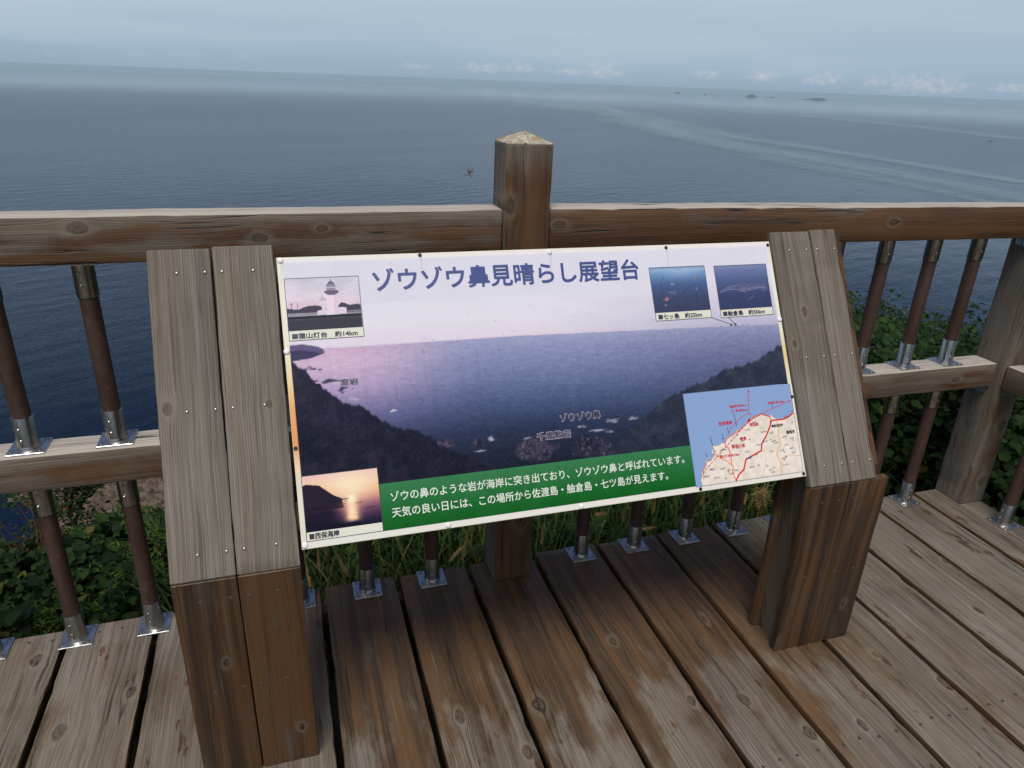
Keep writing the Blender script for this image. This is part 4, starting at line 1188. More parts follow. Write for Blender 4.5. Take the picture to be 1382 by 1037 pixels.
def art_green(U, V):
    t = np.clip((V - 0.0475) / 0.103, 0, 1)
    C = grad(t, [(0, (16, 92, 32)), (0.3, (28, 102, 46)), (0.7, (46, 116, 68)), (1, (58, 124, 80))])
    C += ((fbm(U * 40, V * 40, 4, 55) - 0.5) * 12)[..., None]
    rng = np.random.default_rng(4)
    for _ in range(16):
        x, y = rng.uniform(0.19, 0.93), rng.uniform(0.09, 0.148)
        a = rng.uniform(-0.6, 0.6) - 1.57
        C = over(C, pline(U, V, [(x, y), (x + 0.02 * math.cos(a), y + 0.02 * math.sin(a))], 0.0009, 0.0007) * 0.4, (20, 64, 40))
    return C

def sign_text(body, u0, u1, v0, v1, mat, parent, d=0.0011, bold=0.0, nm='lettering', fit_h=True, rot90=False):
    cu = bpy.data.curves.new(nm, 'FONT')
    cu.body = body
    cu.resolution_u = 4
    tmp = bpy.data.objects.new('tmp', cu)
    COL.objects.link(tmp)
    dg = bpy.context.evaluated_depsgraph_get()
    me = bpy.data.meshes.new_from_object(tmp.evaluated_get(dg))
    bpy.data.objects.remove(tmp)
    bpy.data.curves.remove(cu)
    n = len(me.vertices)
    co = np.empty(n * 3, np.float32)
    me.vertices.foreach_get('co', co)
    co = co.reshape(-1, 3)
    lo, hi = co.min(0), co.max(0)
    a = (co[:, 0] - lo[0]) / (hi[0] - lo[0])
    b = (co[:, 1] - lo[1]) / (hi[1] - lo[1])
    U, V = u0 + a * (u1 - u0), v0 + b * (v1 - v0)
    loops = np.empty(len(me.loops), np.int32)
    me.loops.foreach_get('vertex_index', loops)
    starts = np.empty(len(me.polygons), np.int32)
    me.polygons.foreach_get('loop_start', starts)
    shifts = [(0, 0)] + ([(bold * math.cos(k * math.pi / 4), bold * math.sin(k * math.pi / 4)) for k in range(8)] if bold else [])
    Ps, Ls, Ss = [], [], []
    for k, (su, sv_) in enumerate(shifts):
        Ps.append(np.array(SO)[None] + (U + su)[:, None] * np.array([1, 0, 0]) + (V + sv_)[:, None] * np.array(SV) + (d + k * 0.00002) * np.array(SN))
        Ls.append(loops + k * n)
        Ss.append(starts + k * len(loops))
    P, Lp, St = np.concatenate(Ps), np.concatenate(Ls), np.concatenate(Ss)
    me2 = bpy.data.meshes.new(nm)
    me2.vertices.add(len(P))
    me2.vertices.foreach_set('co', P.astype(np.float32).ravel())
    me2.loops.add(len(Lp))
    me2.loops.foreach_set('vertex_index', Lp.astype(np.int32))
    me2.polygons.add(len(St))
    me2.polygons.foreach_set('loop_start', St.astype(np.int32))
    me2.update(calc_edges=True)
    bpy.data.meshes.remove(me)
    return link(nm, me2, mat, parent)

def frame_lines(rects, w, d, mat, parent, nm='frame'):
    b = MB()
    def strip(p, q):
        t = Vector((q[0] - p[0], q[1] - p[1])).normalized()
        n = Vector((-t.y, t.x)) * w / 2
        e = t * w / 2
        c = [(p[0] - e.x + n.x, p[1] - e.y + n.y), (p[0] - e.x - n.x, p[1] - e.y - n.y), (q[0] + e.x - n.x, q[1] + e.y - n.y), (q[0] + e.x + n.x, q[1] + e.y + n.y)]
        b.add([S(x, y, d) for x, y in c], [(0, 1, 2, 3)])
    for r in rects:
        if len(r) == 4 and not isinstance(r[0], tuple):
            u0, v0, u1, v1 = r
            h = w
            strip((u0 + h, v0), (u1 - h, v0)); strip((u0 + h, v1), (u1 - h, v1)); strip((u0, v0), (u0, v1)); strip((u1, v0), (u1, v1))
        else:
            strip(*r)
    return b.build(nm, mat, parent)

def build_info_board():
    root = thing('information_board', 'sloping information board on two wooden legs, with sea panorama, map and green caption band', 'information board', (0.61, 1.36, 0))
    # ---- legs
    stainless = plain('screw_steel', (0.42, 0.40, 0.36), 0.4, 1.0)
    dot = MB()
    dot.lathe([(0.0036, -0.003), (0.0036, 0.0003), (0.0029, 0.0014), (0.0011, 0.0019), (0.0001, 0.0019)], 12)
    dot_me = dot.mesh('screw')
    dot_me.materials.append(stainless)
    dot_me.polygons.foreach_set('use_smooth', [True] * len(dot_me.polygons))
    hole = MB()
    hole.lathe([(0.0034, -0.003), (0.0034, 0.0003), (0.0026, 0.0006), (0.0001, 0.0006)], 10)
    hole_me = hole.mesh('screw')
    hole_me.materials.append(plain('dull_screw', (0.16, 0.13, 0.11), 0.55, 0.6))
    up_q = Vector((0, 0, 1)).rotation_difference(SN)
    for side in (0, 1):
        leg = bpy.data.objects.new('leg', None)
        COL.objects.link(leg)
        leg.parent = root
        leg.location = Vector((-0.15 if side == 0 else 1.38, 1.36, 0)) - Vector(root.location)
        if side == 0:
            ups = [(-0.2775, -0.1535), (-0.1505, -0.0265)]
            lows = [(-0.2775, -0.1535), (-0.1505, -0.0265)]
            kn = [[(-0.042, 0.355, 0.009), (0.0, 0.0, 0.0)], [(0.028, 0.345, 0.006)]]
        else:
            ups = [(1.2530, 1.3785), (1.3815, 1.4640)]
            lows = [(1.2540, 1.3790), (1.3815, 1.5075)]
            kn = [[(0.006, 0.47, 0.009), (-0.042, 0.385, 0.006)], []]
        for j, (a, b) in enumerate(ups):
            c = (a + b) / 2
            bot = FOOT + SV * 0.0015 - SN * 0.011
            topp = FOOT + SV * (0.693 + (0.004 if j else 0)) - SN * 0.011
            kk = [k for k in kn[j] if k[2] > 0]
            bd = board('sloping_board', (c, bot.y, bot.z), (c, topp.y, topp.z), (1, 0, 0), b - a, SN, 0.022, W_GREY, leg, -0.22, kk, 0.0026, 0.03, 0.0005, seed=100 + side * 10 + j)
            xs = {(0, 0): (-0.222, -0.167), (0, 1): (-0.133, -0.070), (1, 0): (1.305, 1.361), (1, 1): (1.396, 1.4535)}[(side, j)]
            for x in xs:
                for v in (0.641, 0.345, 0.053):
                    s = link('screw', dot_me, None, bd)
                    p = FOOT + SV * v
                    s.location = Vector((x, p.y, p.z)) - parent_world(bd)
                    s.rotation_euler = up_q.to_euler()
        for j, (a, b) in enumerate(lows):
            c = (a + b) / 2
            bd = board('front_board', (c, 1.304, 0.001), (c, 1.304, 0.5475), (1, 0, 0), b - a, (0, -1, 0), 0.022, W_DARK, leg, 0.30, [(0.02, 0.13 if side else 0.33, 0.007)] if j == (1 if side else 0) else [(0.03, 0.1, 0.007)] if not side else [], 0.0016, 0.09, 0.0004, seed=140 + side * 10 + j)
            xs = {(0, 0): (-0.227, -0.169), (0, 1): (-0.133, -0.076), (1, 0): (1.30, 1.352), (1, 1): (1.40, 1.465)}[(side, j)]
            for x in xs:
                for z in (0.499, 0.257):
                    s = link('screw', hole_me, None, bd)
                    s.location = Vector((x, 1.2930, z)) - parent_world(bd)
                    s.rotation_euler = (math.pi / 2, 0, 0)
        # side panels (profile in the vertical plane), back board, all stained brown
        xl, xr = (-0.250, -0.058) if side == 0 else (1.283, 1.478)
        if side == 1:
            xr = 1.4722
        for k, x in enumerate((xl, xr)):
            t = 0.013
            dp = 0.004 if (side == 1 and k == 1) else 0.0228
            def zt(y):
                return FOOT.z + (y - FOOT.y) * math.tan(TH) - dp / math.cos(TH)
            top2 = FOOT + SV * 0.688 - SN * dp
            low2 = FOOT + SV * 0.688 - SN * 0.075
            pr = [(1.3155, 0.001), (1.4030, 0.001), (1.4030, 0.56), (low2.y, low2.z), (top2.y, top2.z), (1.3155, zt(1.3155))]
            n = len(pr)
            vs_ = [(x - t / 2, y, z) for y, z in pr] + [(x + t / 2, y, z) for y, z in pr]
            fs_ = [tuple(range(n)), tuple(range(n, 2 * n))[::-1]] + [(i, n + i, n + (i + 1) % n, (i + 1) % n) for i in range(n)]
            me = mesh('side_panel', vs_, [f[::-1] for f in fs_])
            put_attrs(me, [(v[1] - 1.36 - (v[2] * 0.2), v[2], v[0] - x) for v in vs_], random.Random(200 + side * 4 + k), 0.04 if k == 0 else 0.5, ())
            link('side_panel', me, W_DARK, leg)
        sx_ = -0.152 if side == 0 else 1.380
        e0, e1 = FOOT + SV * 0.03 - SN * 0.031, FOOT + SV * 0.68 - SN * 0.031
        board('backing_strip', (sx_, e0.y, e0.z), (sx_, e1.y, e1.z), (1, 0, 0), 0.07, SN, 0.016, W_DARK, leg, 0.1, (), 0.001, 0.2, 0.0003)
        xa, xb = (-0.276, -0.030) if side == 0 else (1.2555, 1.5035)
        board('back_board', ((xa + xb) / 2, 1.4135, 0.001), ((xa + xb) / 2, 1.4135, 0.66), (1, 0, 0), xb - xa, (0, -1, 0), 0.019, W_DARK, leg, 0.30, (), 0.002, 0.12, 0.0004, seed=170 + side)
    # ---- battens behind the sheet
    for v in (0.645, 0.10):
        a, b = S(-0.05, v, -0.028), S(1.34, v, -0.028)
        board('batten', (a.x, a.y, a.z), (b.x, b.y, b.z), SV, 0.06, SN, 0.03, W_DARK, root, 0.2, (), 0.002, 0.2)
    # ---- sign panel and everything printed on it
    panel_m = plain('cream_sheet_edge', (0.72, 0.68, 0.52), 0.5, 0.0, 0.4)
    pm = print_mat()
    ink = plain('navy_ink', tuple(srgb((56, 74, 138)) * 0.9), 0.45)
    black = plain('black_ink', (0.016, 0.018, 0.032), 0.5)
    dkblue = plain('dark_ink', (0.028, 0.034, 0.075), 0.5)
    red = plain('red_ink', tuple(srgb((198, 44, 62)) * 0.9), 0.5)
    white = plain('white_ink', (0.66, 0.72, 0.66), 0.5)
    cream = plain('caption_paper', tuple(srgb((226, 226, 214)) * 0.86), 0.5, 0, 0.4, 0.05, 300)
    b = MB()
    U0, U1, V0, V1 = 0.0, 1.2712, 0.033, 0.670
    c8 = [S(u, v, d) for d in (-0.012, -0.0006) for u, v in ((U0, V0), (U1, V0), (U1, V1), (U0, V1))]
    b.add(c8, [(3, 2, 1, 0), (4, 5, 6, 7), (0, 1, 5, 4), (1, 2, 6, 5), (2, 3, 7, 6), (3, 0, 4, 7)])
    panel = b.build('sign_panel', panel_m, root)
    raster('printed_sheet', U0 + 0.0008, V0 + 0.0008, U1 - 0.0008, V1 - 0.0008, 0.0019, art_sheet, 0.0, panel, pm)
    sign_text('ゾウゾウ鼻見晴らし展望台', 0.2045, 0.8700, 0.5835, 0.6355, ink, panel, bold=0.0011, nm='title_lettering')
    pics = [('lighthouse_photo', (0.0125, 0.504, 0.1715, 0.6213), art_lighthouse, (0.0122, 0.4825, 0.1725, 0.504), '■猿山灯台　約14km', (0.0190, 0.1585, 0.4868, 0.4968)),
            ('islets_photo', (0.9003, 0.4930, 1.0608, 0.6107), art_islets, (0.9003, 0.4725, 1.0608, 0.4930), '■七ッ島　約25km', (0.9085, 1.0330, 0.4768, 0.4875)),
            ('island_photo', (1.0890, 0.4903, 1.2485, 0.6083), art_flat_island, (1.0890, 0.4698, 1.2485, 0.4903), '■舳倉島　約50km', (1.0965, 1.2230, 0.4743, 0.4850)),
            ('sunset_photo', (0.0118, 0.0670, 0.1718, 0.1860), art_sunset, (0.0113, 0.0484, 0.1712, 0.0670), '■西保海岸', (0.0175, 0.0790, 0.0525, 0.0628))]
    for nm, (u0, v0, u1, v1), fn, (cu0, cv0, cu1, cv1), cap, (tu0, tu1, tv0, tv1) in pics:
        ph = raster(nm, u0, v0, u1, v1, 0.00115, fn, 0.0005, panel, pm)
        cb = MB()
        cb.add([S(cu0, cv0, 0.0004), S(cu1, cv0, 0.0004), S(cu1, cv1 - 0.0002, 0.0004), S(cu0, cv1 - 0.0002, 0.0004)], [(0, 1, 2, 3)])
        cb.build('caption_strip', cream, ph)
        frame_lines([(min(u0, cu0), cv0, max(u1, cu1), v1)], 0.0011, 0.0009, dkblue, ph, 'photo_frame')
        sign_text(cap, tu0, tu1, tv0 - 0.0012, tv1 + 0.0014, black if 'sun' in nm else dkblue, ph, 0.0008, 0.00045, 'caption_lettering')
    frame_lines([((1.0608, 0.4720), (1.1150, 0.4508)), ((1.1098, 0.4700), (1.1275, 0.4508))], 0.0010, 0.0008, dkblue, panel, 'leader_lines')
    for u, v in ((1.1158, 0.4502), (1.1281, 0.4502)):
        d_ = MB()
        d_.lathe([(0.0027, 0.0006), (0.0027, 0.0010)], 14, S(u, v), SN)
        d_.build('leader_dot', dkblue, panel)
    mp = raster('map', 0.9448, 0.0450, 1.2640, 0.2803, 0.00105, art_map, 0.0006, panel, pm)
    for body, u0, u1, v0, v1, mt, bo in (('舳倉島 約50km', 1.0728, 1.1225, 0.2318, 0.2385, red, 0.00022), ('七ツ島 約25km', 1.0745, 1.1232, 0.2200, 0.2266, red, 0.00022),
                                         ('佐渡島 約140km', 1.1872, 1.2395, 0.2305, 0.2368, red, 0.00022), ('西保海岸', 1.0345, 1.0735, 0.1895, 0.1995, red, 0.0003),
                                         ('現在地', 1.1235, 1.1500, 0.1785, 0.1872, red, 0.0003), ('桶滝', 1.0890, 1.1075, 0.1460, 0.1548, red, 0.0003),
                                         ('間垣の里', 1.0625, 1.1010, 0.1285, 0.1378, red, 0.0003), ('猿山灯台 約14km', 1.0240, 1.0810, 0.1085, 0.1158, red, 0.00022),
                                         ('輪島市', 1.2307, 1.2560, 0.1480, 0.1572, black, 0.0003), ('輪島市役所', 1.1885, 1.2235, 0.1695, 0.1768, black, 0.00022)):
        sign_text(body, u0, u1, v0, v1, mt, mp, 0.0010, bo, 'map_lettering')
    gr = raster('caption_band', 0.1718, 0.0475, 0.9446, 0.1495, 0.0022, art_green, 0.0005, panel, pm)
    sign_text('ゾウの鼻のような岩が海岸に突き出ており、ゾウゾウ鼻と呼ばれています。', 0.1950, 0.9225, 0.1085, 0.1300, white, gr, 0.0010, 0.00025)
    sign_text('天気の良い日には、この場所から佐渡島・舳倉島・七ツ島が見えます。', 0.1945, 0.8720, 0.0735, 0.0950, white, gr, 0.0010, 0.00025)
    for body, u0, u1, v0, v1 in (('窓岩', 0.1105, 0.1500, 0.3730, 0.3905), ('ゾウゾウ鼻', 0.6110, 0.7150, 0.2415, 0.2610), ('千畳敷岩', 0.5475, 0.6330, 0.2040, 0.2225)):
        sign_text(body, u0, u1, v0, v1, PALE_INK, panel, 0.0006, 0.0011, 'place_lettering')
        sign_text(body, u0 + 0.0006, u1 - 0.0006, v0 + 0.0006, v1 - 0.0006, black, panel, 0.0009, 0.0003, 'place_lettering')
    # ---- screws of the sheet: some keep their white caps, some are bare and dark
    capm = plain('white_screw_cap', (0.74, 0.73, 0.74), 0.4)
    darkm = plain('open_screw_hole', (0.012, 0.010, 0.010), 0.6)
    for u, v, kind in ((0.0078, 0.6632, 0), (0.3177, 0.6646, 1), (0.0045, 0.4597, 0), (0.6376, 0.6618, 0), (0.9579, 0.6623, 1), (1.2650, 0.6598, 1), (1.2655, 0.4548, 0), (1.2655, 0.2434, 1), (1.2635, 0.0400, 1), (0.9569, 0.0392, 1), (0.6363, 0.0395, 0), (0.3151, 0.0405, 0), (0.0062, 0.0413, 0), (0.0052, 0.2466, 1)):
        d_ = MB()
        if kind:
            d_.lathe([(0.0046, -0.0004), (0.0046, 0.0010), (0.0040, 0.0014), (0.0012, 0.0009)], 14, S(u, v), SN)
            d_.build('open_screw', darkm, panel)
        else:
            d_.lathe([(0.0068, -0.0004), (0.0068, 0.0012), (0.0058, 0.0026), (0.0030, 0.0032), (0.0001, 0.0033)], 18, S(u, v), SN)
            d_.build('screw_cap', capm, panel, True)

# ------------------------------------------------------------------ plants
def leaf_mat(name, lo, hi, tip=(0.10, 0.09, 0.02), rough=0.62):
    m, g = new_mat(name)
    t = g.attr('tint').outputs['Color']
    tr_, tg, tb = g.n('ShaderNodeSeparateColor', {}, Color=t).outputs
    c = g.mix(tr_, lo, hi)
    c = g.mix(tg, c, tip)
    p = g.n('ShaderNodeBsdfPrincipled', {}, Base__Color=c, Roughness=rough)
    p.inputs['Specular IOR Level'].default_value = 0.18
    tl = g.n('ShaderNodeBsdfTranslucent', {}, Color=g.mix(0.5, c, (0.10, 0.16, 0.03)))
    mx = g.n('ShaderNodeMixShader', {}, Fac=0.22)
    g.put(mx.inputs[1], p.outputs[0])
    g.put(mx.inputs[2], tl.outputs[0])
    g.out(mx.outputs[0])
    return m

def leaves_mesh(name, P, Nrm, size, aspect, rng, droop=0.0, odd=0.03):
    """P (n,3) leaf bases, Nrm (n,3) facing; size (n,)"""
    n = len(P)
    up = Nrm / np.linalg.norm(Nrm, axis=1, keepdims=True)
    r = rng.normal(size=(n, 3))
    t = r - (r * up).sum(1, keepdims=True) * up
    t[:, 2] -= droop
    t -= (t * up).sum(1, keepdims=True) * up
    t /= np.linalg.norm(t, axis=1, keepdims=True) + 1e-9
    s = np.cross(up, t)
    shp = np.array([(0, 0, 0), (0.5, 0.28, 0.10), (0.42, 0.68, 0.12), (0, 1.0, -0.06), (-0.42, 0.68, 0.12), (-0.5, 0.28, 0.10), (0, 0.45, 0.0)])
    V = P[:, None, :] + size[:, None, None] * (shp[None, :, 0:1] * aspect * s[:, None, :] + (shp[None, :, 1:2] - 0.4) * t[:, None, :] + shp[None, :, 2:3] * up[:, None, :])
    quads = np.array([(0, 1, 2, 6), (6, 2, 3, 3), (0, 6, 4, 5), (6, 3, 4, 4)])
    # two quads per half, as four quads: base-side and tip-side
    quads = np.array([(0, 1, 2, 6), (0, 6, 4, 5)])
    tris = np.array([(6, 2, 3), (6, 3, 4)])
    base = np.arange(n) * 7
    F4 = (base[:, None, None] + quads[None]).reshape(-1, 4)
    F3 = (base[:, None, None] + tris[None]).reshape(-1, 3)
    me = bpy.data.meshes.new(name)
    me.vertices.add(n * 7)
    me.vertices.foreach_set('co', V.astype(np.float32).ravel())
    loops = np.concatenate([F4.ravel(), F3.ravel()]).astype(np.int32)
    me.loops.add(len(loops))
    me.loops.foreach_set('vertex_index', loops)
    starts = np.concatenate([np.arange(len(F4)) * 4, len(F4) * 4 + np.arange(len(F3)) * 3]).astype(np.int32)
    me.polygons.add(len(starts))
    me.polygons.foreach_set('loop_start', starts)
    me.polygons.foreach_set('use_smooth', np.full(len(starts), True))
    me.update(calc_edges=True)
    tint = np.zeros((n, 4), np.float32)
    tint[:, 0] = rng.random(n) ** 1.4
    tint[:, 1] = (rng.random(n) < odd) * rng.uniform(0.3, 0.9, n)
    tint[:, 3] = 1
    at = me.color_attributes.new('tint', 'FLOAT_COLOR', 'POINT')
    at.data.foreach_set('color', np.repeat(tint, 7, axis=0).ravel())
    return me

def dome_points(cx, cy, cz, r, h, n, rng, shell=0.55):
    """points in a lumpy dome: radius r, height h, denser outside; returns points and outward directions"""
    a = rng.uniform(0, 2 * np.pi, n)
    z = rng.uniform(-0.15, 1, n)
    q = np.sqrt(np.maximum(0, 1 - z * z))
    d = np.stack([q * np.cos(a), q * np.sin(a), z], -1)
    lump = 0.72 + 0.56 * vnoise(a * 2.2 + cx * 7, z * 3.5 + cy * 5, 5)
    k = lump * rng.uniform(shell, 1.0, n) ** 0.6
    P = np.stack([cx + d[:, 0] * r * k, cy + d[:, 1] * r * k, cz + np.maximum(d[:, 2], -0.1) * h * k], -1)
    return P, d

def thicket(name, domes, per_m2, size, aspect, mat, rng, label=None, kind='stuff', jitter=0.75, odd=0.05):
    Ps, Ns, Ss = [], [], []
    for cx, cy, cz, r, h in domes:
        n = int(per_m2 * r * (r + h) * 3.2)
        P, d = dome_points(cx, cy, cz, r, h, n, rng)
        Ps.append(P)
        nn = d * 0.6 + np.array([0, -0.15, 0.55]) + rng.normal(0, jitter * 0.55, d.shape)
        Ns.append(nn)
        Ss.append(size * rng.uniform(0.38, 1.45, n) * rng.choice([1.0, 0.7, 1.3]))
    P, Nn, Sz = np.concatenate(Ps), np.concatenate(Ns), np.concatenate(Ss)
    me = leaves_mesh(name, P, Nn, Sz, aspect, rng, 0.3, odd)
    o = link(name, me, mat)
    if kind:
        o['kind'] = kind
    if label:
        o['label'] = label
    return o

def gz(x, y):
    return float(ground_z(x, y))

def build_plants():
    rng = np.random.default_rng(42)
    dark = leaf_mat('dark_leaf', (0.005, 0.014, 0.004), (0.022, 0.056, 0.010), (0.12, 0.10, 0.02))
    mid_ = leaf_mat('vine_leaf', (0.004, 0.014, 0.0035), (0.025, 0.064, 0.011), (0.13, 0.14, 0.02))
    bright = leaf_mat('feathery_leaf', (0.035, 0.075, 0.012), (0.085, 0.150, 0.020), (0.14, 0.15, 0.02))
    grass_m = leaf_mat('grass_blade', (0.022, 0.052, 0.014), (0.098, 0.172, 0.042), (0.24, 0.19, 0.06), 0.55)
    bark = plain('bark', (0.045, 0.034, 0.025), 0.9, 0, 0.3, 0.3, 60)
    straw = plain('dry_seed_head', (0.62, 0.43, 0.17), 0.85, 0, 0.2, 0.35, 160)
    stalk_m = plain('dry_stalk', (0.20, 0.13, 0.055), 0.8, 0, 0.3, 0.25, 60)
    # -- right: vine-covered thicket that reads as one mass, plus the taller shrubs that break its outline
    domes = []
    for k in range(320):
        x, y = rng.uniform(2.2, 8.2), rng.uniform(1.9, 8.0)
        if x < 2.75 and y < 2.15:
            continue
        dd = math.hypot(x, y)
        azd = math.degrees(math.atan2(x, y))
        if azd < 36:
            continue
        z = max(gz(x, y), -2.2)
        top = 1.5 - dd * (0.250 + 0.07 * rng.random())
        h = min(max(0.25, top - z), 1.6)
        if top - z < 0.1:
            continue
        domes.append((x, y, z, rng.uniform(0.30, 0.58), h))
    for k in range(26):
        x, y = rng.uniform(3.0, 5.2), rng.uniform(-0.6, 2.6)
        domes.append((x, y, -0.5, rng.uniform(0.3, 0.5), rng.uniform(0.3, 0.75)))
    thicket('vine_thicket', domes, 1000, 0.039, 0.85, mid_, rng)
    shrubs = [((4.55, 4.62), 0.74, 0.95, 'round dark green shrub rising just right of the board, behind the railing'),
              ((5.05, 4.35), 0.66, 0.72, 'dark leafy shrub in the dip between two taller shrubs behind the right railing'),
              ((5.35, 4.0), 0.66, 0.92, 'bushy shrub with upright sprigs nearest the corner post, behind the right railing'),
              ((5.9, 3.9), 0.7, 0.72, 'low dark shrub partly hidden behind the corner post')]
    for (x, y), r, h0, lab in shrubs:
        dd = math.hypot(x, y)
        z = gz(x, y) - 0.05
        top = 1.5 - dd * {0: 0.230, 1: 0.262, 2: 0.232, 3: 0.250}[shrubs.index(((x, y), r, h0, lab))]
        h = (top - z) / 1.02
        t = thing('shrub', lab, 'shrub', (x, y, z), 'shrubs behind the right railing')
        P, d = dome_points(x, y, z, r, h, int(6500 * r * (r + h)), rng, 0.30)
        nn = d * 0.6 + np.array([0, -0.2, 0.5]) + rng.normal(0, 0.45, d.shape)
        me = leaves_mesh('foliage', P, nn, 0.040 * rng.uniform(0.5, 1.25, len(P)), 0.72, rng, 0.3)
        link('foliage', me, dark, t)
        b = MB()
        for q in range(9):
            a = rng.uniform(0, 6.28)
            tipp = Vector((x + math.cos(a) * r * 0.6, y + math.sin(a) * r * 0.6, z + h * rng.uniform(0.6, 0.85)))
            b.tube([(x, y, z - 0.05), ((x + tipp.x) / 2 + rng.normal(0, 0.04), (y + tipp.y) / 2 + rng.normal(0, 0.04), z + h * 0.5), tipp], [0.014, 0.008, 0.003], 6)
        b.build('stems', bark, t)
    # -- left: mixed undergrowth below the deck edge
    domes = []
    for k in range(60):
        x, y = rng.uniform(-2.6, 0.1), rng.uniform(2.1, 3.3)
        z = gz(x, y) - 0.05
        lim = 1.5 - math.hypot(x, y) * (0.60 if x < -0.45 else 0.52)
        h = min(rng.uniform(0.18, 0.42), max(0.06, lim - z))
        domes.append((x, y, z, rng.uniform(0.16, 0.30), h))
    thicket('undergrowth', domes, 1900, 0.037, 0.8, dark, rng, odd=0.02)
    domes = []
    for k in range(14):
        x, y = rng.uniform(-2.0, -0.2), rng.uniform(2.05, 2.8)
        z = gz(x, y) - 0.03
        domes.append((x, y, z, rng.uniform(0.16, 0.26), rng.uniform(0.22, 0.36)))
    thicket('vine_undergrowth', domes, 900, 0.046, 0.95, mid_, rng, odd=0.03)
    # slope cover below the edge
    n = 48000
    x, y = rng.uniform(-4, 9, n), rng.uniform(1.6, 9, n)
    keep = ~((x < 2.65) & (y < 1.95))
    x, y = x[keep], y[keep]
    z = ground_z(x, y) + rng.uniform(0.0, 0.22, len(x))
    nn = np.tile([0.0, 0.1, 1.0], (len(x), 1)) + rng.normal(0, 0.5, (len(x), 3))
    o = link('ground_cover', leaves_mesh('ground_cover', np.stack([x, y, z], -1), nn, 0.062 * rng.uniform(0.4, 1.4, len(x)), 0.85, rng, 0.2), dark)
    o['kind'] = 'stuff'
    # feathery bright shrubs
    for (x, y, h, r), lab in (((-0.50, 2.55, 0.52, 0.30), 'bright yellow-green feathery shrub below the deck edge, left of the information board'),
                              ((-0.86, 2.30, 0.34, 0.22), 'small feathery green sprig between the two left balusters, close to the deck edge')):
        z = gz(x, y)
        t = thing('feathery_shrub', lab, 'shrub', (x, y, z), 'feathery shrubs left of the board')
        Ps, Ns, Ss = [], [], []
        b = MB()
        for q in range(34):
            a = rng.uniform(0, 6.28)
            L = rng.uniform(0.5, 1.0) * h
            bx, by = x + rng.normal(0, r * 0.35), y + rng.normal(0, r * 0.35)
            out = Vector((math.cos(a), math.sin(a), 0)) * r * rng.uniform(0.3, 0.9)
            pts = [Vector((bx, by, z)), Vector((bx, by, z)) + out * 0.35 + Vector((0, 0, L * 0.7)), Vector((bx, by, z)) + out + Vector((0, 0, L))]
            b.tube(pts, [0.004, 0.003, 0.001], 5)
            for s in np.linspace(0.25, 1, 26):
                p = pts[0].lerp(pts[1], min(1, s * 2)) if s < 0.5 else pts[1].lerp(pts[2], s * 2 - 1)
                for _ in range(2):
                    Ps.append((p.x + rng.normal(0, 0.010), p.y + rng.normal(0, 0.010), p.z + rng.normal(0, 0.008)))
                    Ns.append(tuple(rng.normal(0, 1, 3) * 0.5 + np.array([0, -0.2, 0.9])))
                    Ss.append(0.034 * (1.15 - 0.5 * s) * rng.uniform(0.7, 1.2))
        link('foliage', leaves_mesh('foliage', np.array(Ps), np.array(Ns), np.array(Ss), 0.26, rng, -0.6, 0.02), bright, t)
        b.build('stems', bark, t)
    # -- small wind-pruned pine sapling against the rocks far below
    x, y = -1.16, 3.62
    z = gz(x, y)
    zt = -0.38
    t = thing('pine_sapling', 'small dark sapling with flat tiers of foliage, against reddish rocks below the left rail', 'tree', (x, y, z))
    b = MB()
    H = zt - z
    b.tube([(x, y, z - 0.1), (x + 0.02, y, z + H * 0.4), (x - 0.015, y + 0.01, z + H * 0.75), (x + 0.005, y, zt)], [0.022, 0.016, 0.011, 0.004], 8)
    Ps, Ns, Ss = [], [], []
    for hgt, length, n_ in ((0.30, 0.34, 5), (0.52, 0.32, 6), (0.70, 0.30, 6), (0.86, 0.24, 5), (0.97, 0.15, 4)):
        for q in range(n_):
            a = q * 6.28 / n_ + rng.uniform(-0.5, 0.5)
            L = length * rng.uniform(0.6, 1.1)
            p0 = Vector((x, y, z + H * hgt))
            p1 = p0 + Vector((math.cos(a) * L, math.sin(a) * L, rng.uniform(-0.02, 0.05)))
            b.tube([p0, p0.lerp(p1, 0.5) + Vector((0, 0, 0.015)), p1], [0.006, 0.004, 0.002], 5)
            for _ in range(75):
                s = rng.uniform(0.3, 1.08)
                p = p0.lerp(p1, s)
                Ps.append((p.x + rng.normal(0, 0.034), p.y + rng.normal(0, 0.034), p.z + rng.normal(0.008, 0.012)))
                Ns.append(tuple(np.array([0, -0.1, 1.0]) + rng.normal(0, 0.35, 3)))
                Ss.append(rng.uniform(0.018, 0.04))
    link('crown', leaves_mesh('crown', np.array(Ps), np.array(Ns), np.array(Ss), 0.5, rng, 0.0, 0.01), dark, t)
    b.build('trunk', bark, t)
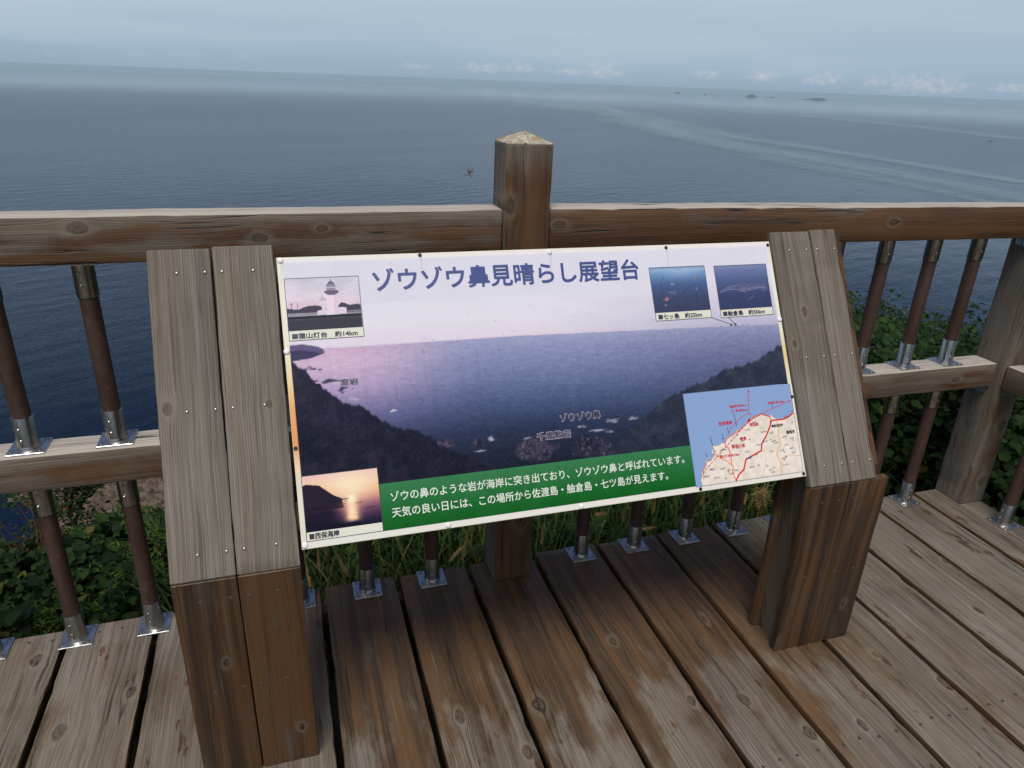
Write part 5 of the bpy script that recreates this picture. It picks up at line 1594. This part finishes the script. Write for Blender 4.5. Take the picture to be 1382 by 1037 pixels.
    # -- thin reddish twigs at far left
    for k, (x, y, h, lab) in enumerate(((-1.38, 2.92, 0.62, 'bare reddish twiggy bush at the far left, against the dark inlet below'), (-1.02, 2.80, 0.55, 'thin rusty-leaved twigs beside the leftmost lower baluster'))):
        z = gz(x, y)
        t = thing('twiggy_bush', lab, 'bush', (x, y, z))
        b = MB()
        Ps, Ns, Ss = [], [], []
        for q in range(12):
            a, ll = rng.uniform(0, 6.28), h * rng.uniform(0.5, 1.0)
            tip = Vector((x + math.cos(a) * 0.16 * ll / h, y + math.sin(a) * 0.16 * ll / h, z + ll))
            base = Vector((x + rng.normal(0, 0.03), y + rng.normal(0, 0.03), z - 0.03))
            midp = base.lerp(tip, 0.55) + Vector((rng.normal(0, 0.02), rng.normal(0, 0.02), 0))
            b.tube([base, midp, tip], [0.0035, 0.0025, 0.001], 5)
            for _ in range(16):
                p = midp.lerp(tip, rng.uniform(-0.4, 1))
                Ps.append((p.x + rng.normal(0, 0.018), p.y + rng.normal(0, 0.018), p.z + rng.normal(0, 0.01)))
                Ns.append(tuple(rng.normal(0, 1, 3) + np.array([0, 0, 0.6])))
                Ss.append(rng.uniform(0.012, 0.026))
        link('foliage', leaves_mesh('foliage', np.array(Ps), np.array(Ns), np.array(Ss), 0.6, rng, 0.0, 0.5), leaf_mat('rusty_leaf', (0.03, 0.03, 0.012), (0.10, 0.05, 0.02), (0.17, 0.06, 0.02)), t)
        b.build('twigs', plain('red_bark', (0.10, 0.05, 0.03), 0.85), t)
    # -- orange flower tufts in the left undergrowth
    fl_m = plain('orange_petal', (0.30, 0.085, 0.025), 0.7, 0, 0.3, 0.3, 90)
    for k, (x, y, z) in enumerate(((-0.336, 2.28, 0.06), (-0.322, 2.26, -0.13), (-0.365, 2.25, -0.17), (-0.86, 2.45, -0.22))):
        t = thing('flower', ('rust-orange flower tuft peeping out left of the information board, highest of three', 'rust-orange flower tuft left of the board leg, in the middle of three', 'lowest rust-orange flower tuft left of the board leg, by the lower baluster', 'lone rust-orange flower tuft beside the leftmost lower pipe')[k], 'flower', (x, y, z))
        n = 46
        P = np.array([x, y, z]) + rng.normal(0, 0.012, (n, 3)) * np.array([1.3, 1.3, 0.8])
        link('petals', leaves_mesh('petals', P, rng.normal(0, 1, (n, 3)) + np.array([0, -0.5, 0.5]), rng.uniform(0.008, 0.016, n), 0.6, rng), fl_m, t)
        b = MB()
        b.tube([(x, y + 0.02, gz(x, y) - 0.02), (x + 0.01, y + 0.01, (z + gz(x, y)) / 2), (x, y, z)], 0.002, 5)
        b.build('stem', stalk_m, t)
    # -- grass behind the middle of the deck: one mass of blades
    n = 5200
    bx = rng.uniform(-0.45, 2.45, n)
    by = 2.04 + rng.random(n) ** 1.2 * 1.4
    L = rng.uniform(0.18, 0.62, n)
    a = rng.uniform(0, 6.28, n)
    lean = rng.uniform(0.1, 0.75, n)
    wdt = rng.uniform(0.0022, 0.0078, n)
    bz = ground_z(bx, by) - 0.02
    segs = 5
    V = np.zeros((n, segs + 1, 2, 3))
    dx_, dy_ = np.cos(a), np.sin(a)
    for k in range(segs + 1):
        s = k / segs
        hor = lean * L * s ** 1.9
        ver = L * (s - 0.32 * lean * s ** 3)
        cx, cy, cz = bx + dx_ * hor, by + dy_ * hor, bz + ver
        cy = np.maximum(cy, 1.93 + 0.07 * (RNG.random(n)))
        w = wdt * (1 - s ** 2.2) + 0.0002
        sx, sy = -dy_, dx_
        V[:, k, 0] = np.stack([cx - sx * w, cy - sy * w, cz], -1)
        V[:, k, 1] = np.stack([cx + sx * w, cy + sy * w, cz], -1)
    base = np.arange(n) * (segs + 1) * 2
    F = np.concatenate([np.stack([base + 2 * k, base + 2 * k + 1, base + 2 * k + 3, base + 2 * k + 2], -1) for k in range(segs)])
    me = np_mesh('grass', V.reshape(-1, 3), F, True)
    tint = np.zeros((n, 4), np.float32)
    tint[:, 0] = rng.random(n)
    tint[:, 1] = (rng.random(n) < 0.08) * rng.uniform(0.3, 0.9, n)
    tint[:, 3] = 1
    at = me.color_attributes.new('tint', 'FLOAT_COLOR', 'POINT')
    at.data.foreach_set('color', np.repeat(tint, (segs + 1) * 2, axis=0).ravel())
    o = link('grass', me, grass_m)
    o['kind'] = 'stuff'
    # broad leaves among the grass
    n = 900
    x, y = rng.uniform(-0.4, 2.5, n), 2.05 + rng.random(n) * 1.2
    z = ground_z(x, y) + rng.uniform(0.02, 0.30, n)
    o = link('weed_leaves', leaves_mesh('weed_leaves', np.stack([x, y, z], -1), rng.normal(0, 0.45, (n, 3)) + np.array([0, -0.2, 1]), rng.uniform(0.035, 0.085, n), 0.8, rng, 0.2), mid_)
    o['kind'] = 'stuff'
    # -- dry foxtail stalks
    tails = [
        ((-0.0142, 1.985, -0.0431), (-0.0212, 1.985, 0.0217), 0.0042, 'leftmost short golden seed head, at the foot of the left leg of the board'),
        ((0.0175, 1.985, 0.0141), (0.0169, 1.985, 0.0911), 0.003, 'thin upright seed head second from the left, under the board corner'),
        ((0.0472, 1.985, 0.0636), (0.04, 1.985, 0.1063), 0.0028, 'slim reddish seed head just below the lower left corner of the board'),
        ((0.1061, 1.985, -0.0297), (0.0798, 1.985, 0.0568), 0.0055, 'thick golden seed head leaning left beside the first baluster under the board'),
        ((0.4479, 1.985, -0.0324), (0.5029, 1.985, 0.0304), 0.0058, 'longest golden seed head, slanting up to the right left of the middle post'),
        ((0.4929, 1.985, -0.0433), (0.5041, 1.985, 0.044), 0.0042, 'upright straw-coloured seed head behind the longest slanting one'),
        ((0.5545, 1.985, 0.0749), (0.5626, 1.985, 0.0979), 0.0045, 'small tan seed head tucked against the middle post below the board edge'),
        ((0.7831, 1.985, -0.0236), (0.7865, 1.985, 0.0556), 0.0035, 'pale upright seed head just right of the middle post'),
        ((0.9838, 1.985, 0.066), (1.0156, 1.985, 0.0695), 0.0065, 'rounded brown seed head above the first baluster right of the middle post'),
        ((1.0987, 1.985, 0.0207), (1.099, 1.985, 0.0648), 0.0035, 'short fuzzy seed head between the first two balusters right of the middle post'),
        ((1.1809, 1.985, -0.0274), (1.2249, 1.985, -0.0258), 0.0062, 'orange-tan seed head lying over at the deck edge past the second right baluster'),
        ((1.2216, 1.985, 0.0415), (1.2221, 1.985, 0.0981), 0.003, 'slender golden seed head left of the third baluster right of the middle post'),
        ((1.4234, 1.985, 0.0437), (1.429, 1.985, 0.0753), 0.007, 'fan-shaped golden tuft between the third and fourth right balusters'),
        ((1.6146, 1.985, 0.0174), (1.6182, 1.985, 0.052), 0.005, 'dull tan seed head right of the fourth right baluster'),
        ((1.5364, 1.985, -0.0429), (1.5379, 1.985, -0.0095), 0.0035, 'faint tan seed head low down behind the fourth right baluster')]
    for h0, h1, rad_h, lab in tails:
        h0, h1 = Vector(h0), Vector(h1)
        x, y = h0.x, h0.y
        t = thing('seed_stalk', lab, 'grass stalk', (x, y, gz(x, y)), 'dry seed stalks under the board')
        g0 = Vector((x - (h1.x - h0.x) * 0.6, y + 0.03, gz(x, y) - 0.02))
        b = MB()
        b.tube([g0, g0.lerp(h0, 0.55) + Vector((0, 0.01, 0.02)), h0], [0.0022, 0.0018, 0.0013], 5)
        b.build('stalk', stalk_m, t)
        n = 170
        s = rng.random(n)
        P = np.array(h0)[None] + s[:, None] * np.array(h1 - h0)[None] + rng.normal(0, rad_h * 0.62, (n, 3)) * (1.1 - 0.7 * s[:, None])
        ax = np.array((h1 - h0).normalized())
        b2 = MB()
        b2.tube([h0, h0.lerp(h1, 0.25), h0.lerp(h1, 0.7), h1], [rad_h * 0.5, rad_h, rad_h * 0.75, rad_h * 0.15], 7)
        for i in range(n):
            o_ = rng.normal(0, 1, 3)
            e = P[i] + ax * 0.014 + o_ * 0.004
            w = np.cross(ax, o_)
            w = w / (np.linalg.norm(w) + 1e-9) * 0.0011
            b2.add([P[i] - w, P[i] + w, e], [(0, 1, 2)])
        b2.build('seed_head', straw, t)
    # -- the golden reed plume beside the right leg
    x, y, z = 1.702, 1.99, -0.005
    t = thing('reed_plume', 'fluffy golden reed plume beside the right leg of the board', 'reed plume', (x, y, gz(x, y)))
    b = MB()
    b.tube([(x + 0.05, y + 0.03, gz(x, y) - 0.02), (x + 0.04, y, z - 0.1), (x + 0.01, y, z)], [0.003, 0.0025, 0.0018], 6)
    b.build('stalk', stalk_m, t)
    b = MB()
    for i in range(260):
        s = rng.random()
        p = Vector((x + 0.012 - 0.02 * s, y, z - 0.02 + 0.085 * s))
        dr = Vector((rng.normal(-0.2, 0.5), rng.normal(0, 0.4), 0.55 - 0.5 * s * rng.random())).normalized()
        L = rng.uniform(0.028, 0.060)
        q1 = p + dr * L * 0.6
        q2 = q1 + (dr + Vector((0.1, 0, -0.75))).normalized() * L * 0.5
        w = Vector((rng.normal(), rng.normal(), rng.normal())).normalized() * 0.0011
        b.add([p - w, p + w, q1 + w * 0.8, q1 - w * 0.8], [(0, 1, 2, 3)])
        b.add([q1 - w * 0.8, q1 + w * 0.8, q2], [(0, 1, 2)])
    b.build('plume', straw, t)

# ------------------------------------------------------------------ spider and boats
def build_small():
    c = Vector((0.472, 1.86, 1.2796))
    t = thing('spider', 'long-legged brown and orange spider hanging in the air left of the middle post', 'spider', c)
    b = MB()
    ax = Vector((0.35, 0.1, 0.93))
    b.lathe([(0.0002, -0.0050), (0.0016, -0.0042), (0.0024, -0.002), (0.0026, 0.001), (0.0020, 0.0042), (0.0008, 0.0062), (0.0002, 0.0066)], 14, c + ax * 0.003, ax)
    b.lathe([(0.0002, -0.0030), (0.0013, -0.0022), (0.0017, 0.0), (0.0011, 0.0022), (0.0002, 0.0028)], 12, c - ax * 0.0045, ax)
    b.build('body', plain('spider_body', (0.20, 0.085, 0.022), 0.5, 0, 0.4, 0.55, 500), t, True)
    leg_m = plain('spider_leg', (0.018, 0.013, 0.010), 0.5)
    for (ex, ez, kx, kz) in ((-0.019, -0.0105, -0.010, -0.0075), (-0.017, -0.0070, -0.009, -0.0065), (0.0005, -0.0155, 0.0025, -0.0100), (0.003, -0.0140, 0.0035, -0.0085),
                             (-0.0065, 0.0065, -0.0055, 0.0015), (-0.005, 0.010, -0.005, 0.003), (0.0085, 0.0085, 0.0075, 0.0005), (0.0075, 0.0130, 0.0080, 0.0035)):
        l = MB()
        s = c - ax * 0.0040
        l.tube([s, c + Vector((kx, -0.0015, kz)), c + Vector((ex * 0.8 + kx * 0.2, 0.0, ez * 0.8 + kz * 0.2)), c + Vector((ex, 0.0005, ez))], [0.00055, 0.0006, 0.00045, 0.0003], 6)
        l.build('leg', leg_m, t)
    silk = MB()
    silk.tube([c + ax * 0.009, c + ax * 0.009 + Vector((0.04, 0.002, 0.034)), Vector((0.5545, 1.862, 1.335))], 0.00006, 4)
    silk.tube([c + Vector((-0.019, 0.0005, -0.0105)), c + Vector((-0.06, 0, -0.045)), Vector((0.36, 1.862, 1.1915))], 0.00006, 4)
    w = silk.build('web', plain('silk', (0.5, 0.5, 0.5), 0.5), None)
    tag_o = w
    tag_o['label'] = 'two hair-thin web strands between the spider, the middle post and the left top rail'
    tag_o['category'] = 'spider web'
    hull_m = plain('boat_hull', (0.10, 0.04, 0.035), 0.5)
    cab_m = plain('boat_cabin', (0.55, 0.50, 0.46), 0.5)
    for (x, y), L, lab in (((2036, 1724), 11.0, 'tiny fishing boat at the right on the water, trailing a pale wake'), ((3481, 5026), 12.0, 'speck of a fishing boat below the far islands')):
        z = sea_z(x, y)
        t = thing('fishing_boat', lab, 'boat', (x, y, z))
        d = Vector((x, y)).normalized()
        u = Vector((d.y, -d.x, 0))
        f = Vector((d.x, d.y, 0))
        b = MB()
        st = [(-1.0, 0.75, 0.9), (-0.4, 1.0, 0.85), (0.3, 0.95, 0.95), (0.8, 0.5, 1.25), (1.05, 0.05, 1.6)]
        vs_ = []
        for s, w_, h in st:
            for q, hh in ((-1, h), (-0.6, -0.5), (0.6, -0.5), (1, h)):
                vs_.append(Vector((x, y, z)) + u * s * L / 2 + f * q * w_ * L * 0.14 + Vector((0, 0, hh * 1.3)))
        fs_ = [(j * 4 + i, j * 4 + i + 1, (j + 1) * 4 + i + 1, (j + 1) * 4 + i) for j in range(4) for i in range(3)] + [(j * 4 + 3, j * 4, (j + 1) * 4, (j + 1) * 4 + 3) for j in range(4)] + [(0, 1, 2, 3), (19, 18, 17, 16)]
        b.add(vs_, fs_)
        b.build('hull', hull_m, t)
        b = MB()
        cc = [Vector((x, y, z)) + u * s * L / 2 + f * q * L * 0.09 + Vector((0, 0, hh)) for hh in (1.0, 3.4) for s, q in ((-0.55, -1), (0.05, -1), (0.05, 1), (-0.55, 1))]
        b.add(cc, [(3, 2, 1, 0), (4, 5, 6, 7), (0, 1, 5, 4), (1, 2, 6, 5), (2, 3, 7, 6), (3, 0, 4, 7)])
        b.build('cabin', cab_m, t)

def build_haze():
    b = MB()
    b.box((-47000, -47000, -480), (47000, 47000, 2.4))
    m, g = new_mat('sea_haze')
    o = g.n('ShaderNodeOutputMaterial')
    pv = g.n('ShaderNodeVolumePrincipled', {}, Color=(0.62, 0.85, 1.0), Density=HAZE)
    g.t.links.new(pv.outputs[0], o.inputs['Volume'])
    h = b.build('haze', m)
    h['kind'] = 'stuff'

HAZE = 3.8e-5
STEEL = steel_mat()
CAP = cap_mat()
PLATE = plain('brushed_plate', (0.50, 0.51, 0.525), 0.32, 0.95, 0.5, 0.25, 90)
GALV = plain('galvanised_steel', (0.30, 0.31, 0.32), 0.4, 0.85, 0.5, 0.25, 120)
PALE_INK = plain('pale_outline', (0.36, 0.33, 0.46), 0.5)
build_sea()
build_ground()
build_islands()
build_deck()
build_railing()
build_info_board()
build_plants()
build_small()
build_haze()
